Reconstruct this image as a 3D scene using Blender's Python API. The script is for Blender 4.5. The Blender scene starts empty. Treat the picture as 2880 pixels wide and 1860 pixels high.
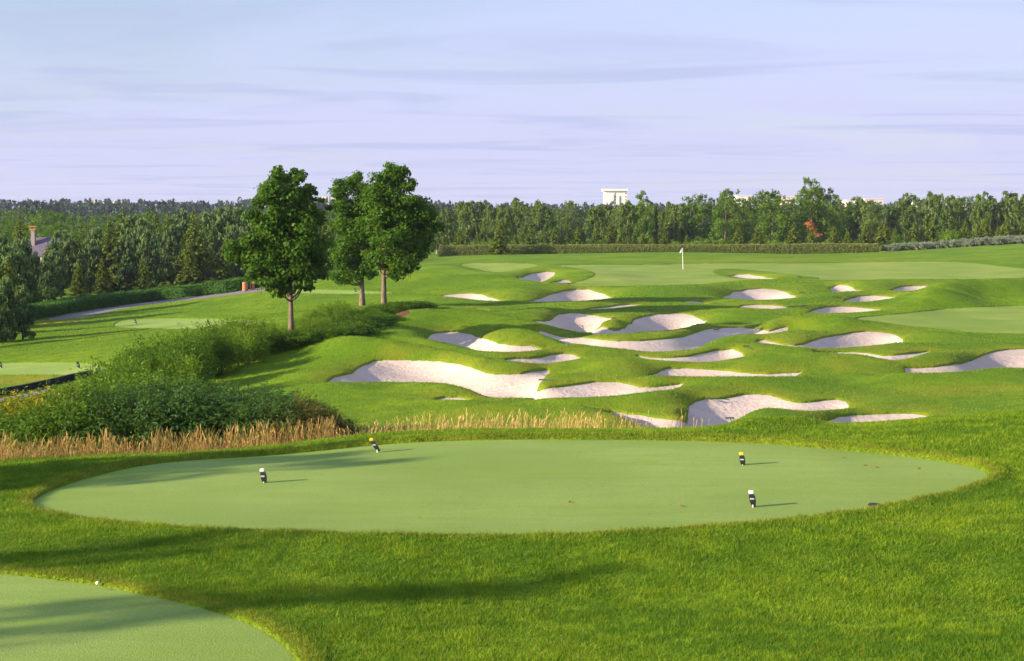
import bpy, math, random, time
T0 = time.time()
import numpy as np
from mathutils import Vector
S = bpy.context.scene
R = math.radians
rng = np.random.default_rng(7)
random.seed(7)
# ------------------------------------------------------------------ camera
FOC = 4000.0; PITCH = math.atan(330 / FOC); CAMZ = 4.5      # units: pixels of the 2880 px picture
cam = bpy.data.objects.new('camera', bpy.data.cameras.new('camera'))
S.collection.objects.link(cam); S.camera = cam
cam.location = (0, 0, CAMZ); cam.rotation_euler = (math.pi / 2 - PITCH, 0, 0)
cam.data.lens = 36 * FOC / 2880; cam.data.sensor_width = 36; cam.data.clip_end = 20000
# ------------------------------------------------------------------ sky, sun, exposure
SUN_EL = R(17.5); SUN_AZ = R(21)          # light travels to +x and, by SUN_AZ, away from the camera
to_sun = Vector((-math.cos(SUN_AZ) * math.cos(SUN_EL), -math.sin(SUN_AZ) * math.cos(SUN_EL), math.sin(SUN_EL)))
W = bpy.data.worlds.new('World'); S.world = W; W.use_nodes = True
nt = W.node_tree; N = nt.nodes; L = nt.links; N.clear()
def nd(tree, typ, **kw):
    n = tree.nodes.new(typ)
    for k, v in kw.items():
        if k.startswith('i_'):
            n.inputs[int(k[2:]) if k[2:].isdigit() else k[2:].replace('_', ' ')].default_value = v
        else: setattr(n, k, v)
    return n
sky = nd(nt, 'ShaderNodeTexSky', sky_type='NISHITA', sun_disc=False, sun_elevation=SUN_EL,
         sun_rotation=math.atan2(to_sun.x, to_sun.y), air_density=1.0, dust_density=0.6, ozone_density=1.6, altitude=100)
tc = nd(nt, 'ShaderNodeTexCoord')
sep = nd(nt, 'ShaderNodeSeparateXYZ'); L.new(tc.outputs['Generated'], sep.inputs[0])
zc = nd(nt, 'ShaderNodeMath', operation='MAXIMUM', i_1=0.0); L.new(sep.outputs['Z'], zc.inputs[0])
za = nd(nt, 'ShaderNodeMath', operation='ADD', i_1=0.035); L.new(zc.outputs[0], za.inputs[0])
dx = nd(nt, 'ShaderNodeMath', operation='DIVIDE'); L.new(sep.outputs['X'], dx.inputs[0]); L.new(za.outputs[0], dx.inputs[1])
dy = nd(nt, 'ShaderNodeMath', operation='DIVIDE'); L.new(sep.outputs['Y'], dy.inputs[0]); L.new(za.outputs[0], dy.inputs[1])
cmb = nd(nt, 'ShaderNodeCombineXYZ'); L.new(dx.outputs[0], cmb.inputs[0]); L.new(dy.outputs[0], cmb.inputs[1])
def cloud(scale, loc, rot, nscale, det, lo, hi, rough=.55, dist=.6):
    mp = nd(nt, 'ShaderNodeMapping'); mp.inputs['Scale'].default_value = scale
    mp.inputs['Location'].default_value = loc; mp.inputs['Rotation'].default_value = (0, 0, R(rot))
    L.new(cmb.outputs[0], mp.inputs[0])
    no = nd(nt, 'ShaderNodeTexNoise'); no.inputs['Scale'].default_value = nscale; no.inputs['Detail'].default_value = det
    no.inputs['Roughness'].default_value = rough; no.inputs['Distortion'].default_value = dist
    L.new(mp.outputs[0], no.inputs['Vector'])
    mr = nd(nt, 'ShaderNodeMapRange', interpolation_type='SMOOTHSTEP'); mr.inputs[1].default_value = lo; mr.inputs[2].default_value = hi
    L.new(no.outputs['Fac'], mr.inputs[0]); return mr.outputs[0]
veil = cloud((.5, .32, 1), (3.3, .8, 0), 8, .55, 5, .36, .62)
streak = cloud((.42, .9, 1), (1.3, 6.2, 0), 5, .9, 7, .48, .68, .5, 1.0)
SKYM = 1.0
def mixc(tree, fac, a, b, blend='MIX'):
    m = nd(tree, 'ShaderNodeMix', data_type='RGBA', blend_type=blend)
    for sock, v in ((m.inputs[0], fac), (m.inputs[6], a), (m.inputs[7], b)):
        if isinstance(v, bpy.types.NodeSocket): tree.links.new(v, sock)
        else: sock.default_value = v
    return m.outputs[2]
# everything below is in sky texture units (about ten times the picture's)
zr = nd(nt, 'ShaderNodeMapRange'); zr.inputs[1].default_value = 0; zr.inputs[2].default_value = .30; L.new(zc.outputs[0], zr.inputs[0])
veilm = nd(nt, 'ShaderNodeMath', operation='MULTIPLY_ADD', i_1=.42, i_2=.42); L.new(veil, veilm.inputs[0])
ccol = mixc(nt, zr.outputs[0], (4.35, 4.35, 5.85, 1), (4.5, 5.5, 8.7, 1))
vh = nd(nt, 'ShaderNodeMapRange', interpolation_type='SMOOTHSTEP'); vh.inputs[1].default_value = 0; vh.inputs[2].default_value = .16; vh.inputs[3].default_value = .5; vh.inputs[4].default_value = 0; L.new(zc.outputs[0], vh.inputs[0])
vs = nd(nt, 'ShaderNodeMath', operation='ADD', use_clamp=True); L.new(veilm.outputs[0], vs.inputs[0]); L.new(vh.outputs[0], vs.inputs[1])
c1 = mixc(nt, vs.outputs[0], sky.outputs[0], ccol)
stm = nd(nt, 'ShaderNodeMath', operation='MULTIPLY', i_1=.55); L.new(streak, stm.inputs[0])
c2 = mixc(nt, stm.outputs[0], c1, (3.2, 3.6, 5.5, 1))
bg = nd(nt, 'ShaderNodeBackground'); bg.inputs[1].default_value = .060
L.new(c2, bg.inputs[0])
wo = nd(nt, 'ShaderNodeOutputWorld'); L.new(bg.outputs[0], wo.inputs[0])
sd = bpy.data.lights.new('sun', 'SUN'); sun = bpy.data.objects.new('sun', sd); S.collection.objects.link(sun)
sd.energy = 5.0; sd.angle = R(.5); sd.color = (1, .83, .60)
sun.rotation_euler = (-to_sun).to_track_quat('-Z', 'Y').to_euler()
S.view_settings.view_transform = 'Standard'; S.view_settings.look = 'None'; S.view_settings.gamma = 1
S.view_settings.exposure = 1.33
S.render.resolution_x = 1024; S.render.resolution_y = 661
S.render.engine = 'CYCLES'
S.cycles.max_bounces = 6; S.cycles.transparent_max_bounces = 8; S.cycles.volume_bounces = 0
# ------------------------------------------------------------------ helpers
COL = S.collection
def tag(o, label=None, cat=None, group=None, kind=None):
    if label: o['label'] = label
    if cat: o['category'] = cat
    if group: o['group'] = group
    if kind: o['kind'] = kind
    return o
def mesh_np(name, V, F, mats=(), attrs=None, smooth=False, midx=None):
    """V (n,3); F a list of face arrays, each (k, 3) or (k, 4)"""
    if not isinstance(F, (list, tuple)): F = [F]
    F = [np.asarray(f, np.int32) for f in F if len(f)]
    me = bpy.data.meshes.new(name)
    V = np.asarray(V, np.float32)
    me.vertices.add(len(V)); me.vertices.foreach_set('co', V.ravel())
    loops = np.concatenate([f.ravel() for f in F]); me.loops.add(len(loops)); me.loops.foreach_set('vertex_index', loops)
    tot = np.concatenate([np.full(len(f), f.shape[1], np.int32) for f in F])
    st = np.concatenate([[0], np.cumsum(tot)[:-1]]).astype(np.int32)
    me.polygons.add(len(tot)); me.polygons.foreach_set('loop_start', st); me.polygons.foreach_set('loop_total', tot)
    me.polygons.foreach_set('use_smooth', np.full(len(tot), bool(smooth)))
    if midx is not None: me.polygons.foreach_set('material_index', np.asarray(midx, np.int32))
    me.update(calc_edges=True)
    for m in mats: me.materials.append(m)
    for k, a in (attrs or {}).items():
        at = me.attributes.new(k, 'FLOAT', 'POINT'); at.data.foreach_set('value', np.asarray(a, np.float32))
    return me
def link(name, me, parent=None, loc=None, rot=None):
    o = bpy.data.objects.new(name, me); COL.objects.link(o)
    if parent is not None: o.parent = parent
    if loc is not None: o.location = loc
    if rot is not None: o.rotation_euler = rot
    return o
def empty(name, loc=(0, 0, 0), rz=0):
    o = bpy.data.objects.new(name, None); COL.objects.link(o); o.location = loc; o.rotation_euler = (0, 0, rz)
    o.empty_display_size = .3; return o
def copy_tree(src, loc, rz=0, scale=1, label=None, rot=None):
    c = src.copy(); COL.objects.link(c); c.location = loc
    c.rotation_euler = rot if rot is not None else (0, 0, rz)
    c.scale = (scale,) * 3 if np.isscalar(scale) else scale
    if label: c['label'] = label
    for ch in [k for k in bpy.data.objects if k.parent == src] if False else KIDS.get(src.name, []):
        d = ch.copy(); COL.objects.link(d); d.parent = c
        for g in KIDS.get(ch.name, []):
            e = g.copy(); COL.objects.link(e); e.parent = d
    return c
KIDS = {}
def kid(name, me, parent, loc=None, rot=None):
    o = link(name, me, parent, loc, rot); KIDS.setdefault(parent.name, []).append(o); return o
class MB:
    """collects simple shapes into one mesh"""
    def __init__(s): s.v = []; s.f3 = []; s.f4 = []; s.n = 0
    def add(s, V, F):
        V = np.asarray(V, float); F = np.asarray(F, int)
        (s.f4 if F.shape[1] == 4 else s.f3).append(F + s.n); s.v.append(V); s.n += len(V)
    def tube(s, P, r, k=8, cap=True):
        P = [Vector(p) for p in P]; r = [r] * len(P) if np.isscalar(r) else r
        V = []
        for i, p in enumerate(P):
            d = (P[min(i + 1, len(P) - 1)] - P[max(i - 1, 0)]).normalized()
            a = d.orthogonal().normalized() if abs(d.z) < .95 else Vector((1, 0, 0)); a = (a - d * a.dot(d)).normalized(); b = d.cross(a)
            for j in range(k):
                t = 2 * math.pi * j / k; V.append(p + (a * math.cos(t) + b * math.sin(t)) * r[i])
        F = [[i * k + j, i * k + (j + 1) % k, (i + 1) * k + (j + 1) % k, (i + 1) * k + j] for i in range(len(P) - 1) for j in range(k)]
        s.add([tuple(v) for v in V], F)
        if cap:
            n0 = s.n; s.add([tuple(P[0]), tuple(P[-1])], np.zeros((0, 3), int)) if False else None
            for e, base in ((0, 0), (len(P) - 1, (len(P) - 1) * k)):
                ring = [tuple(V[base + j]) for j in range(k)] + [tuple(P[e])]
                s.add(ring, [[k, j, (j + 1) % k] if e else [k, (j + 1) % k, j] for j in range(k)])
        return s
    def box(s, c, d, rz=0, bev=0, ry=0):
        x, y, z = [q / 2 for q in d]; b = bev
        if b <= 0:
            V = np.array([(i, j, k) for k in (-z, z) for i, j in ((-x, -y), (x, -y), (x, y), (-x, y))])
            F = [[0, 3, 2, 1], [4, 5, 6, 7], [0, 1, 5, 4], [1, 2, 6, 5], [2, 3, 7, 6], [3, 0, 4, 7]]
        else:
            rings = []
            for (zz, ins) in ((-z, b), (-z + b, 0), (z - b, 0), (z, b)):
                X, Y = x - ins, y - ins
                rings.append([(-X + b, -Y, zz), (X - b, -Y, zz), (X, -Y + b, zz), (X, Y - b, zz), (X - b, Y, zz), (-X + b, Y, zz), (-X, Y - b, zz), (-X, -Y + b, zz)])
            V = np.array([p for r_ in rings for p in r_])
            F = [[i * 8 + j, i * 8 + (j + 1) % 8, (i + 1) * 8 + (j + 1) % 8, (i + 1) * 8 + j] for i in range(3) for j in range(8)]
            F += [[24, 25, 26, 27], [24, 27, 28, 31], [28, 29, 30, 31], [3, 2, 1, 0], [7, 4, 3, 0], [7, 6, 5, 4]]
        cy, sy = math.cos(ry), math.sin(ry); V = V @ np.array([[cy, 0, -sy], [0, 1, 0], [sy, 0, cy]])
        cz, sz = math.cos(rz), math.sin(rz); V = V @ np.array([[cz, sz, 0], [-sz, cz, 0], [0, 0, 1]])
        s.add(V + np.array(c), F); return s
    def me(s, name, mat, smooth=False):
        return mesh_np(name, np.concatenate(s.v), [np.concatenate(q) for q in (s.f3, s.f4) if q], [mat], smooth=smooth)
# ------------------------------------------------------------------ materials
def mat(name):
    m = bpy.data.materials.new(name); m.use_nodes = True; t = m.node_tree; t.nodes.clear()
    out = nd(t, 'ShaderNodeOutputMaterial'); return m, t, out
def noise(t, scale, detail=3, rough=.5, sc3=None, coord='Object', dist=0):
    tcn = nd(t, 'ShaderNodeTexCoord'); v = tcn.outputs[coord]
    if sc3:
        mp = nd(t, 'ShaderNodeMapping'); mp.inputs['Scale'].default_value = sc3; t.links.new(v, mp.inputs[0]); v = mp.outputs[0]
    n = nd(t, 'ShaderNodeTexNoise'); n.inputs['Scale'].default_value = scale; n.inputs['Detail'].default_value = detail
    n.inputs['Roughness'].default_value = rough; n.inputs['Distortion'].default_value = dist
    t.links.new(v, n.inputs['Vector']); return n.outputs['Fac']
def rangem(t, v, a, b, c=0, d=1):
    m = nd(t, 'ShaderNodeMapRange', interpolation_type='SMOOTHSTEP')
    for i, q in enumerate((a, b, c, d)): m.inputs[i + 1].default_value = q
    t.links.new(v, m.inputs[0]); return m.outputs[0]
def mth(t, op, a, b=None):
    m = nd(t, 'ShaderNodeMath', operation=op)
    for i, q in enumerate((a, b)):
        if q is None: continue
        if isinstance(q, bpy.types.NodeSocket): t.links.new(q, m.inputs[i])
        else: m.inputs[i].default_value = q
    return m.outputs[0]
def attr(t, name):
    return nd(t, 'ShaderNodeAttribute', attribute_name=name).outputs['Fac']
def bump(t, h, dist, strength=1):
    b = nd(t, 'ShaderNodeBump'); b.inputs['Distance'].default_value = dist; b.inputs['Strength'].default_value = strength
    t.links.new(h, b.inputs['Height']); return b.outputs[0]
def princ(t, out, col, rough=.8, spec=.2, normal=None, metal=0):
    p = nd(t, 'ShaderNodeBsdfPrincipled')
    if isinstance(col, bpy.types.NodeSocket): t.links.new(col, p.inputs['Base Color'])
    else: p.inputs['Base Color'].default_value = (*col[:3], 1)
    p.inputs['Roughness'].default_value = rough; p.inputs['Specular IOR Level'].default_value = spec; p.inputs['Metallic'].default_value = metal
    if normal: t.links.new(normal, p.inputs['Normal'])
    t.links.new(p.outputs[0], out.inputs[0]); return p
def c4(r, g, b): return (r, g, b, 1)
def m_ground():
    m, t, o = mat('rough_grass')
    big = rangem(t, noise(t, .16, 4), .35, .7)
    mid = rangem(t, noise(t, 1.1, 5, .6), .35, .68)
    fine = noise(t, 14, 4, .75)
    c = mixc(t, big, c4(.074, .172, .004), c4(.165, .262, .007))
    c = mixc(t, mth(t, 'MULTIPLY', mid, .62), c, c4(.042, .118, .003))
    dry = mth(t, 'MULTIPLY', attr(t, 'dry'), rangem(t, noise(t, .8, 4, .65), .3, .62))
    c = mixc(t, dry, c, c4(.28, .23, .02))
    c = mixc(t, mth(t, 'MULTIPLY', rangem(t, fine, .35, .7), .55), c, c4(.19, .27, .015))
    c = mixc(t, attr(t, 'bare'), c, c4(.13, .075, .045))
    h = mth(t, 'ADD', fine, mth(t, 'MULTIPLY', noise(t, 3.5, 3), .7))
    princ(t, o, c, .9, .1, bump(t, h, .07)); return m
def m_mown(name, a, b, dcol, dr=(.45, .75), stripe=0):
    m, t, o = mat(name)
    c = mixc(t, rangem(t, noise(t, .22, 4), .35, .65), a, b)
    c = mixc(t, mth(t, 'MULTIPLY', rangem(t, noise(t, .5, 4, .65, sc3=(.35, 1, 1)), *dr), .55), c, dcol)
    fine = noise(t, 30, 3, .8); c = mixc(t, mth(t, 'MULTIPLY', rangem(t, fine, .3, .75), .38), c, c4(*(q * .5 for q in a[:3])))
    c = mixc(t, mth(t, 'MULTIPLY', rangem(t, noise(t, 1.6, 5, .7, sc3=(.22, 1, 1)),   .42, .68), .4), c, c4(a[0] * .72, a[1] * .86, a[2] * .5))
    c = mixc(t, mth(t, 'MULTIPLY', rangem(t, noise(t, 9, 2, .5), .70, .76), .55), c, c4(.09, .085, .03))
    princ(t, o, c, .85, .15, bump(t, noise(t, 45, 3, .8), .012)); return m
def m_sand():
    m, t, o = mat('white_sand')
    c = mixc(t, rangem(t, noise(t, .35, 4), .3, .7), c4(.46, .365, .305), c4(.54, .435, .37))
    c = mixc(t, mth(t, 'MULTIPLY', rangem(t, noise(t, 1.7, 6, .75, sc3=(.6, 1, 1)), .45, .72), .5), c, c4(.36, .29, .25))
    h = mth(t, 'ADD', noise(t, 5, 4, .6), mth(t, 'MULTIPLY', noise(t, 1.2, 2, .5, sc3=(.5, 2.5, 1)), 1.0))
    princ(t, o, c, .95, .05, bump(t, h, .05)); return m
def m_simple(name, a, b=None, sc=8, rough=.7, spec=.3, bd=0, metal=0, sc3=None):
    m, t, o = mat(name); b = b or tuple(q * .7 for q in a)
    n = noise(t, sc, 4, .6, sc3=sc3); c = mixc(t, rangem(t, n, .3, .7), (*a, 1), (*b, 1))
    princ(t, o, c, rough, spec, bump(t, n, bd) if bd else None, metal); return m
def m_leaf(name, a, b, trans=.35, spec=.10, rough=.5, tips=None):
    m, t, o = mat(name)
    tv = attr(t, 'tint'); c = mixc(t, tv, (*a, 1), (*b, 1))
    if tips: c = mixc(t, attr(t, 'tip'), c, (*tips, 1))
    p = nd(t, 'ShaderNodeBsdfPrincipled'); t.links.new(c, p.inputs['Base Color'])
    p.inputs['Roughness'].default_value = rough; p.inputs['Specular IOR Level'].default_value = spec
    tr = nd(t, 'ShaderNodeBsdfTranslucent'); t.links.new(mixc(t, .5, c, c4(.2, .3, .01), 'MIX') if trans > .3 else c, tr.inputs[0])
    mx = nd(t, 'ShaderNodeMixShader'); mx.inputs[0].default_value = trans
    t.links.new(p.outputs[0], mx.inputs[1]); t.links.new(tr.outputs[0], mx.inputs[2]); t.links.new(mx.outputs[0], o.inputs[0]); return m
M = dict(ground=m_ground(), sand=m_sand(),
    tee=m_mown('tee_turf', c4(.200, .290, .058), c4(.250, .345, .078), c4(.19, .27, .020)),
    green=m_mown('green_turf', c4(.175, .265, .032), c4(.245, .315, .052), c4(.30, .29, .05)),
    path=m_simple('path_gravel', (.20, .17, .18), (.15, .13, .14), 3, .95, .1, .01),
    mulch=m_simple('bark_mulch', (.16, .07, .035), (.07, .035, .02), 12, .95, .1, .03),
    kerb=m_simple('black_edging', (.02, .018, .018), (.035, .03, .03), 3, .8, .2),
    bark=m_simple('maple_bark', (.21, .155, .115), (.12, .09, .07), 9, .9, .15, .02, sc3=(1, 1, .25)),
    bark_dark=m_simple('conifer_bark', (.11, .075, .05), (.06, .045, .035), 9, .9, .1, .02),
    bark_birch=m_simple('birch_bark', (.45, .42, .37), (.2, .18, .16), 5, .85, .15, 0, sc3=(1, 1, 3)),
    maple=m_leaf('maple_leaves', (.020, .070, .006), (.085, .185, .013)),
    broad=m_leaf('broad_leaves', (.040, .105, .009), (.16, .26, .018)),
    birch=m_leaf('birch_leaves', (.044, .095, .016), (.19, .265, .050)),
    spruce=m_leaf('spruce_needles', (.014, .040, .007), (.16, .215, .012), .2),
    pine=m_leaf('pine_needles', (.012, .046, .010), (.15, .235, .065), .2),
    farwood=m_leaf('far_needles', (.008, .026, .015), (.026, .055, .026), .1),
    shrub=m_leaf('shrub_leaves', (.024, .078, .008), (.120, .225, .016)),
    shrub_blue=m_leaf('dark_shrub_leaves', (.016, .056, .016), (.075, .160, .032)),
    shrub_bright=m_leaf('bright_shrub_leaves', (.065, .150, .012), (.20, .32, .022)),
    shrub_yellow=m_leaf('yellow_shrub_leaves', (.12, .19, .015), (.42, .32, .02)),
    shrub_red=m_leaf('reddish_shrub_leaves', (.06, .09, .02), (.20, .12, .03)),
    silver=m_leaf('silver_leaves', (.13, .17, .10), (.30, .34, .24), .2),
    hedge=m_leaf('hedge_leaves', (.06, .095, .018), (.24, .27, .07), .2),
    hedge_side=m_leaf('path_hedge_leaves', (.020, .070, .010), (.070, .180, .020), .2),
    dead=m_leaf('dead_leaves', (.30, .10, .03), (.48, .20, .08), .2),
    blade=m_leaf('grass_blades', (.046, .138, .003), (.215, .325, .010), .4, .2, .6, (.34, .26, .04)),
    fescue=m_leaf('dry_stalks', (.34, .18, .05), (.64, .46, .18), .3, .1, .8, (.20, .22, .05)),
    wood=m_simple('orange_wood', (.50, .22, .09), (.36, .15, .06), 14, .7, .3, .004, sc3=(1, 1, .2)),
    black=m_simple('black_plastic', (.016, .016, .018), (.024, .024, .026), 20, .45, .4),
    white=m_simple('white_paint', (.80, .79, .76), (.74, .73, .70), 6, .5, .4),
    yellow=m_simple('yellow_paint', (.85, .55, .02), (.80, .48, .015), 6, .5, .4),
    grey=m_simple('grey_metal', (.45, .45, .46), (.38, .38, .40), 6, .4, .5),
    facade=m_simple('white_facade', (.78, .69, .64), (.72, .63, .58), .3, .85, .2),
    facade2=m_simple('cream_facade', (.66, .56, .49), (.60, .50, .44), .3, .85, .2),
    window=m_simple('window_glass', (.10, .11, .13), (.06, .07, .09), 1, .2, .5),
    slate=m_simple('purple_roof', (.13, .11, .155), (.10, .085, .12), 3, .7, .3, .01),
    brick=m_simple('chimney_brick', (.34, .27, .26), (.27, .21, .20), 6, .85, .2),
    copper=m_simple('chimney_cap', (.55, .28, .08), (.42, .2, .05), 4, .5, .4))
# ------------------------------------------------------------------ picture -> ray
PS = 2880 / 2385.0
CV = {'P': (1, 0, 0), '6': (.35417, 728.7, 695.6), '7': (.35417, 1540.3, 695.6), '3': (.29861, 960.6, 364.4), '4': (.3125, 1639.7, 364.4),
      '1': (720 / 2385 / PS, 0, 440 / PS), '2': (720 / 2385 / PS, 640 / PS, 440 / PS), '5': (960 / 2385 / PS, 0, 840 / PS)}
def cv(tagc, pts):
    s, ox, oy = CV[tagc]; return [(x * s + ox, y * s + oy) for x, y in pts]
def chain(*parts):
    out = []
    for tg, pts in parts: out += cv(tg, pts)
    return out
def ray(px, py):
    """picture point (2385 px scale) -> (x/y, -z/y) of its ray"""
    a = (np.asarray(px, float) * PS - 1440) / FOC; b = (930 - np.asarray(py, float) * PS) / FOC
    y = math.cos(PITCH) + b * math.sin(PITCH)
    return a / y, -(-math.sin(PITCH) + b * math.cos(PITCH)) / y
def resample(pts, step):
    P = np.array(pts, float); d = np.hypot(*np.diff(P, axis=0).T); s = np.concatenate([[0], np.cumsum(d)])
    n = max(2, int(s[-1] / step) + 1); q = np.linspace(0, s[-1], n)
    return np.stack([np.interp(q, s, P[:, 0]), np.interp(q, s, P[:, 1])], 1)
def smoothline(pts, it=2, closed=False):
    P = np.array(pts, float)
    for _ in range(it):
        if closed: a, b = P, np.roll(P, -1, 0); P = np.stack([.75 * a + .25 * b, .25 * a + .75 * b], 1).reshape(-1, 2)
        else:
            a, b = P[:-1], P[1:]; Q = np.stack([.75 * a + .25 * b, .25 * a + .75 * b], 1).reshape(-1, 2)
            P = np.concatenate([P[:1], Q[1:-1], P[-1:]])
    return P
# ------------------------------------------------------------------ terrain: coarse shape from (picture x, distance, height under the eye)
def tps_fit(X, v, lam):
    d2 = ((X[:, None] - X[None]) ** 2).sum(-1); K = .5 * d2 * np.log(d2 + 1e-12)
    n = len(X); Pm = np.concatenate([np.ones((n, 1)), X], 1); A = np.zeros((n + 3, n + 3))
    A[:n, :n] = K + lam * np.eye(n); A[:n, n:] = Pm; A[n:, :n] = Pm.T
    return X, np.linalg.solve(A, np.concatenate([v, np.zeros(3)]))
def tps_eval(fit, Q):
    X, c = fit; out = np.empty(len(Q)); n = len(X); Xs = X; cc = c[:n]
    for i in range(0, len(Q), 20000):
        q = Q[i:i + 20000]
        d2 = (q[:, 0:1] - Xs[:, 0]) ** 2 + (q[:, 1:2] - Xs[:, 1]) ** 2
        out[i:i + 20000] = (.5 * d2 * np.log(d2 + 1e-12)) @ cc
    return out + c[n] + Q @ c[n + 1:]
coarse = [(x, D, -4.5) for x in (-1500, -400, 300, 1200, 2100, 3000, 4200) for D in (3, 9, 17, 23, 27)]
coarse += [(x, 29, -4.5) for x in (1200, 1700)] + [(2200, 31, -4.5), (2500, 33, -4.5), (3500, 33, -4.5)]
coarse += [(900, 30, -4.65), (600, 28, -4.75), (300, 27, -4.8), (0, 26, -4.7), (-300, 26, -4.7)]
coarse += [(x, 36, -5.55) for x in (1200, 1500, 1800, 2050)] + [(2250, 37, -5.5), (2500, 39, -5.3), (3300, 39, -5.0)]
coarse += [(x, 45, -5.65) for x in (1000, 1400, 1800, 2200)] + [(2600, 45, -5.4)]
coarse += [(x, D, -5.6) for x in (1000, 1300, 1600, 1900, 2200, 2500) for D in (55, 68, 85, 105, 125)]
coarse += [(700, 36, -5.9), (350, 36, -6.4), (0, 36, -6.6), (-400, 36, -6.8), (700, 45, -5.7), (400, 46, -6.5), (100, 46, -7.1), (-300, 46, -7.4)]
coarse += [(675, 62, -5.15), (893, 76, -5.2), (842, 86, -5.35), (450, 60, -6.2), (200, 60, -7.2), (0, 60, -7.5), (-400, 62, -7.8)]
coarse += [(100, 66, -7.35), (0, 68, -7.4), (400, 95, -7.35), (520, 92, -7.0), (120, 105, -7.75), (300, 112, -7.4), (650, 115, -5.95), (760, 118, -5.2), (900, 120, -5.15), (-200, 105, -8.2), (-600, 110, -8.6)]
coarse += [(0, 130, -8.3), (250, 130, -8.2), (500, 135, -7.6), (700, 145, -6.6)]
coarse += [(x, 150, -5.6) for x in (1000, 1500, 1900)] + [(2200, 150, -5.2), (2500, 150, -4.6), (3200, 150, -4.3)]
coarse += [(1050, 195, -5.75), (1300, 195, -5.75), (1600, 195, -5.2), (1900, 195, -5.75), (2080, 200, -5.45), (2250, 205, -4.75), (2385, 208, -4.35), (2700, 215, -4.0)]
coarse += [(x, 240, -6.8) for x in (1000, 1500, 2000)] + [(2500, 245, -5.5)] + [(x, 200, -9) for x in (0, 500)]
coarse += [(x, 300, -8) for x in (1000, 1700, 2500, 3200)] + [(x, 300, -11) for x in (-500, 0, 600)] + [(x, 600, -13) for x in (-500, 600, 1700, 2900)] + [(x, 1500, -14) for x in (-500, 1200, 2900)] + [(x, 9000, -14) for x in (-500, 1200, 2900)]
def pu(px): return float(ray(px, 497)[0])
KW = 10.0
cX = np.array([(pu(x) * KW, math.log(D) * KW) for x, D, z in coarse]); cz = np.array([z for *_, z in coarse])
z0fit = tps_fit(cX, cz, .3)
def z0(u, D): return tps_eval(z0fit, np.stack([np.clip(np.atleast_1d(u), -1.2, 1.2) * KW, np.log(np.atleast_1d(D)) * KW], 1))
ZU = np.concatenate([np.linspace(-4, -.62, 18), np.linspace(-.6, .6, 61), np.linspace(.62, 4, 18)]); ZW = np.arange(math.log(1.5), math.log(12000), .05)
ZG = z0(np.tile(ZU, len(ZW)), np.exp(np.repeat(ZW, len(ZU)))).reshape(len(ZW), len(ZU))
def interp2(G, a, b):
    """Catmull-Rom lookup of grid G at float indices a (rows), b (columns)"""
    a = np.clip(a, 1, G.shape[0] - 2.001); b = np.clip(b, 1, G.shape[1] - 2.001)
    i = np.clip(a.astype(int), 1, G.shape[0] - 3); j = np.clip(b.astype(int), 1, G.shape[1] - 3); fa = a - i; fb = b - j
    def wts(f): return (-.5 * f + f * f - .5 * f ** 3, 1 - 2.5 * f * f + 1.5 * f ** 3, .5 * f + 2 * f * f - 1.5 * f ** 3, -.5 * f * f + .5 * f ** 3)
    wa, wb = wts(fa), wts(fb); out = 0
    for p in range(4):
        for q in range(4): out = out + wa[p] * wb[q] * G[i + p - 1, j + q - 1]
    return out
def z0(u, D):
    u = np.atleast_1d(u).astype(float); D = np.atleast_1d(D).astype(float)
    return interp2(ZG, (np.log(D) - ZW[0]) / .05, np.interp(u, ZU, np.arange(len(ZU))))
def solveD(u, t, h, D0=None):
    """distance along rays (u,t) where the coarse surface raised by h is met"""
    u = np.atleast_1d(u); t = np.atleast_1d(t); h = np.broadcast_to(h, u.shape)
    Ds = np.exp(np.linspace(math.log(14), math.log(400), 260))
    best = np.full(len(u), np.nan)
    G = z0(np.repeat(u, len(Ds)), np.tile(Ds, len(u))).reshape(len(u), -1) + h[:, None] + Ds[None] * t[:, None]
    for i in range(len(u)):
        g = G[i]; k = np.where((g[:-1] < 0) & (g[1:] >= 0))[0]      # surface comes up to meet the ray
        k2 = np.where(g >= 0)[0]
        if len(k2) == 0: best[i] = Ds[-1]; continue
        if len(k): j = k[0]; a = -g[j] / (g[j + 1] - g[j]); best[i] = Ds[j] * (Ds[j + 1] / Ds[j]) ** a
        else: best[i] = Ds[k2[0]]
    return best
CTRL = []            # (u, D, z)
SEEN = []            # (u, t, D): points of the terrain the photograph shows
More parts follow.
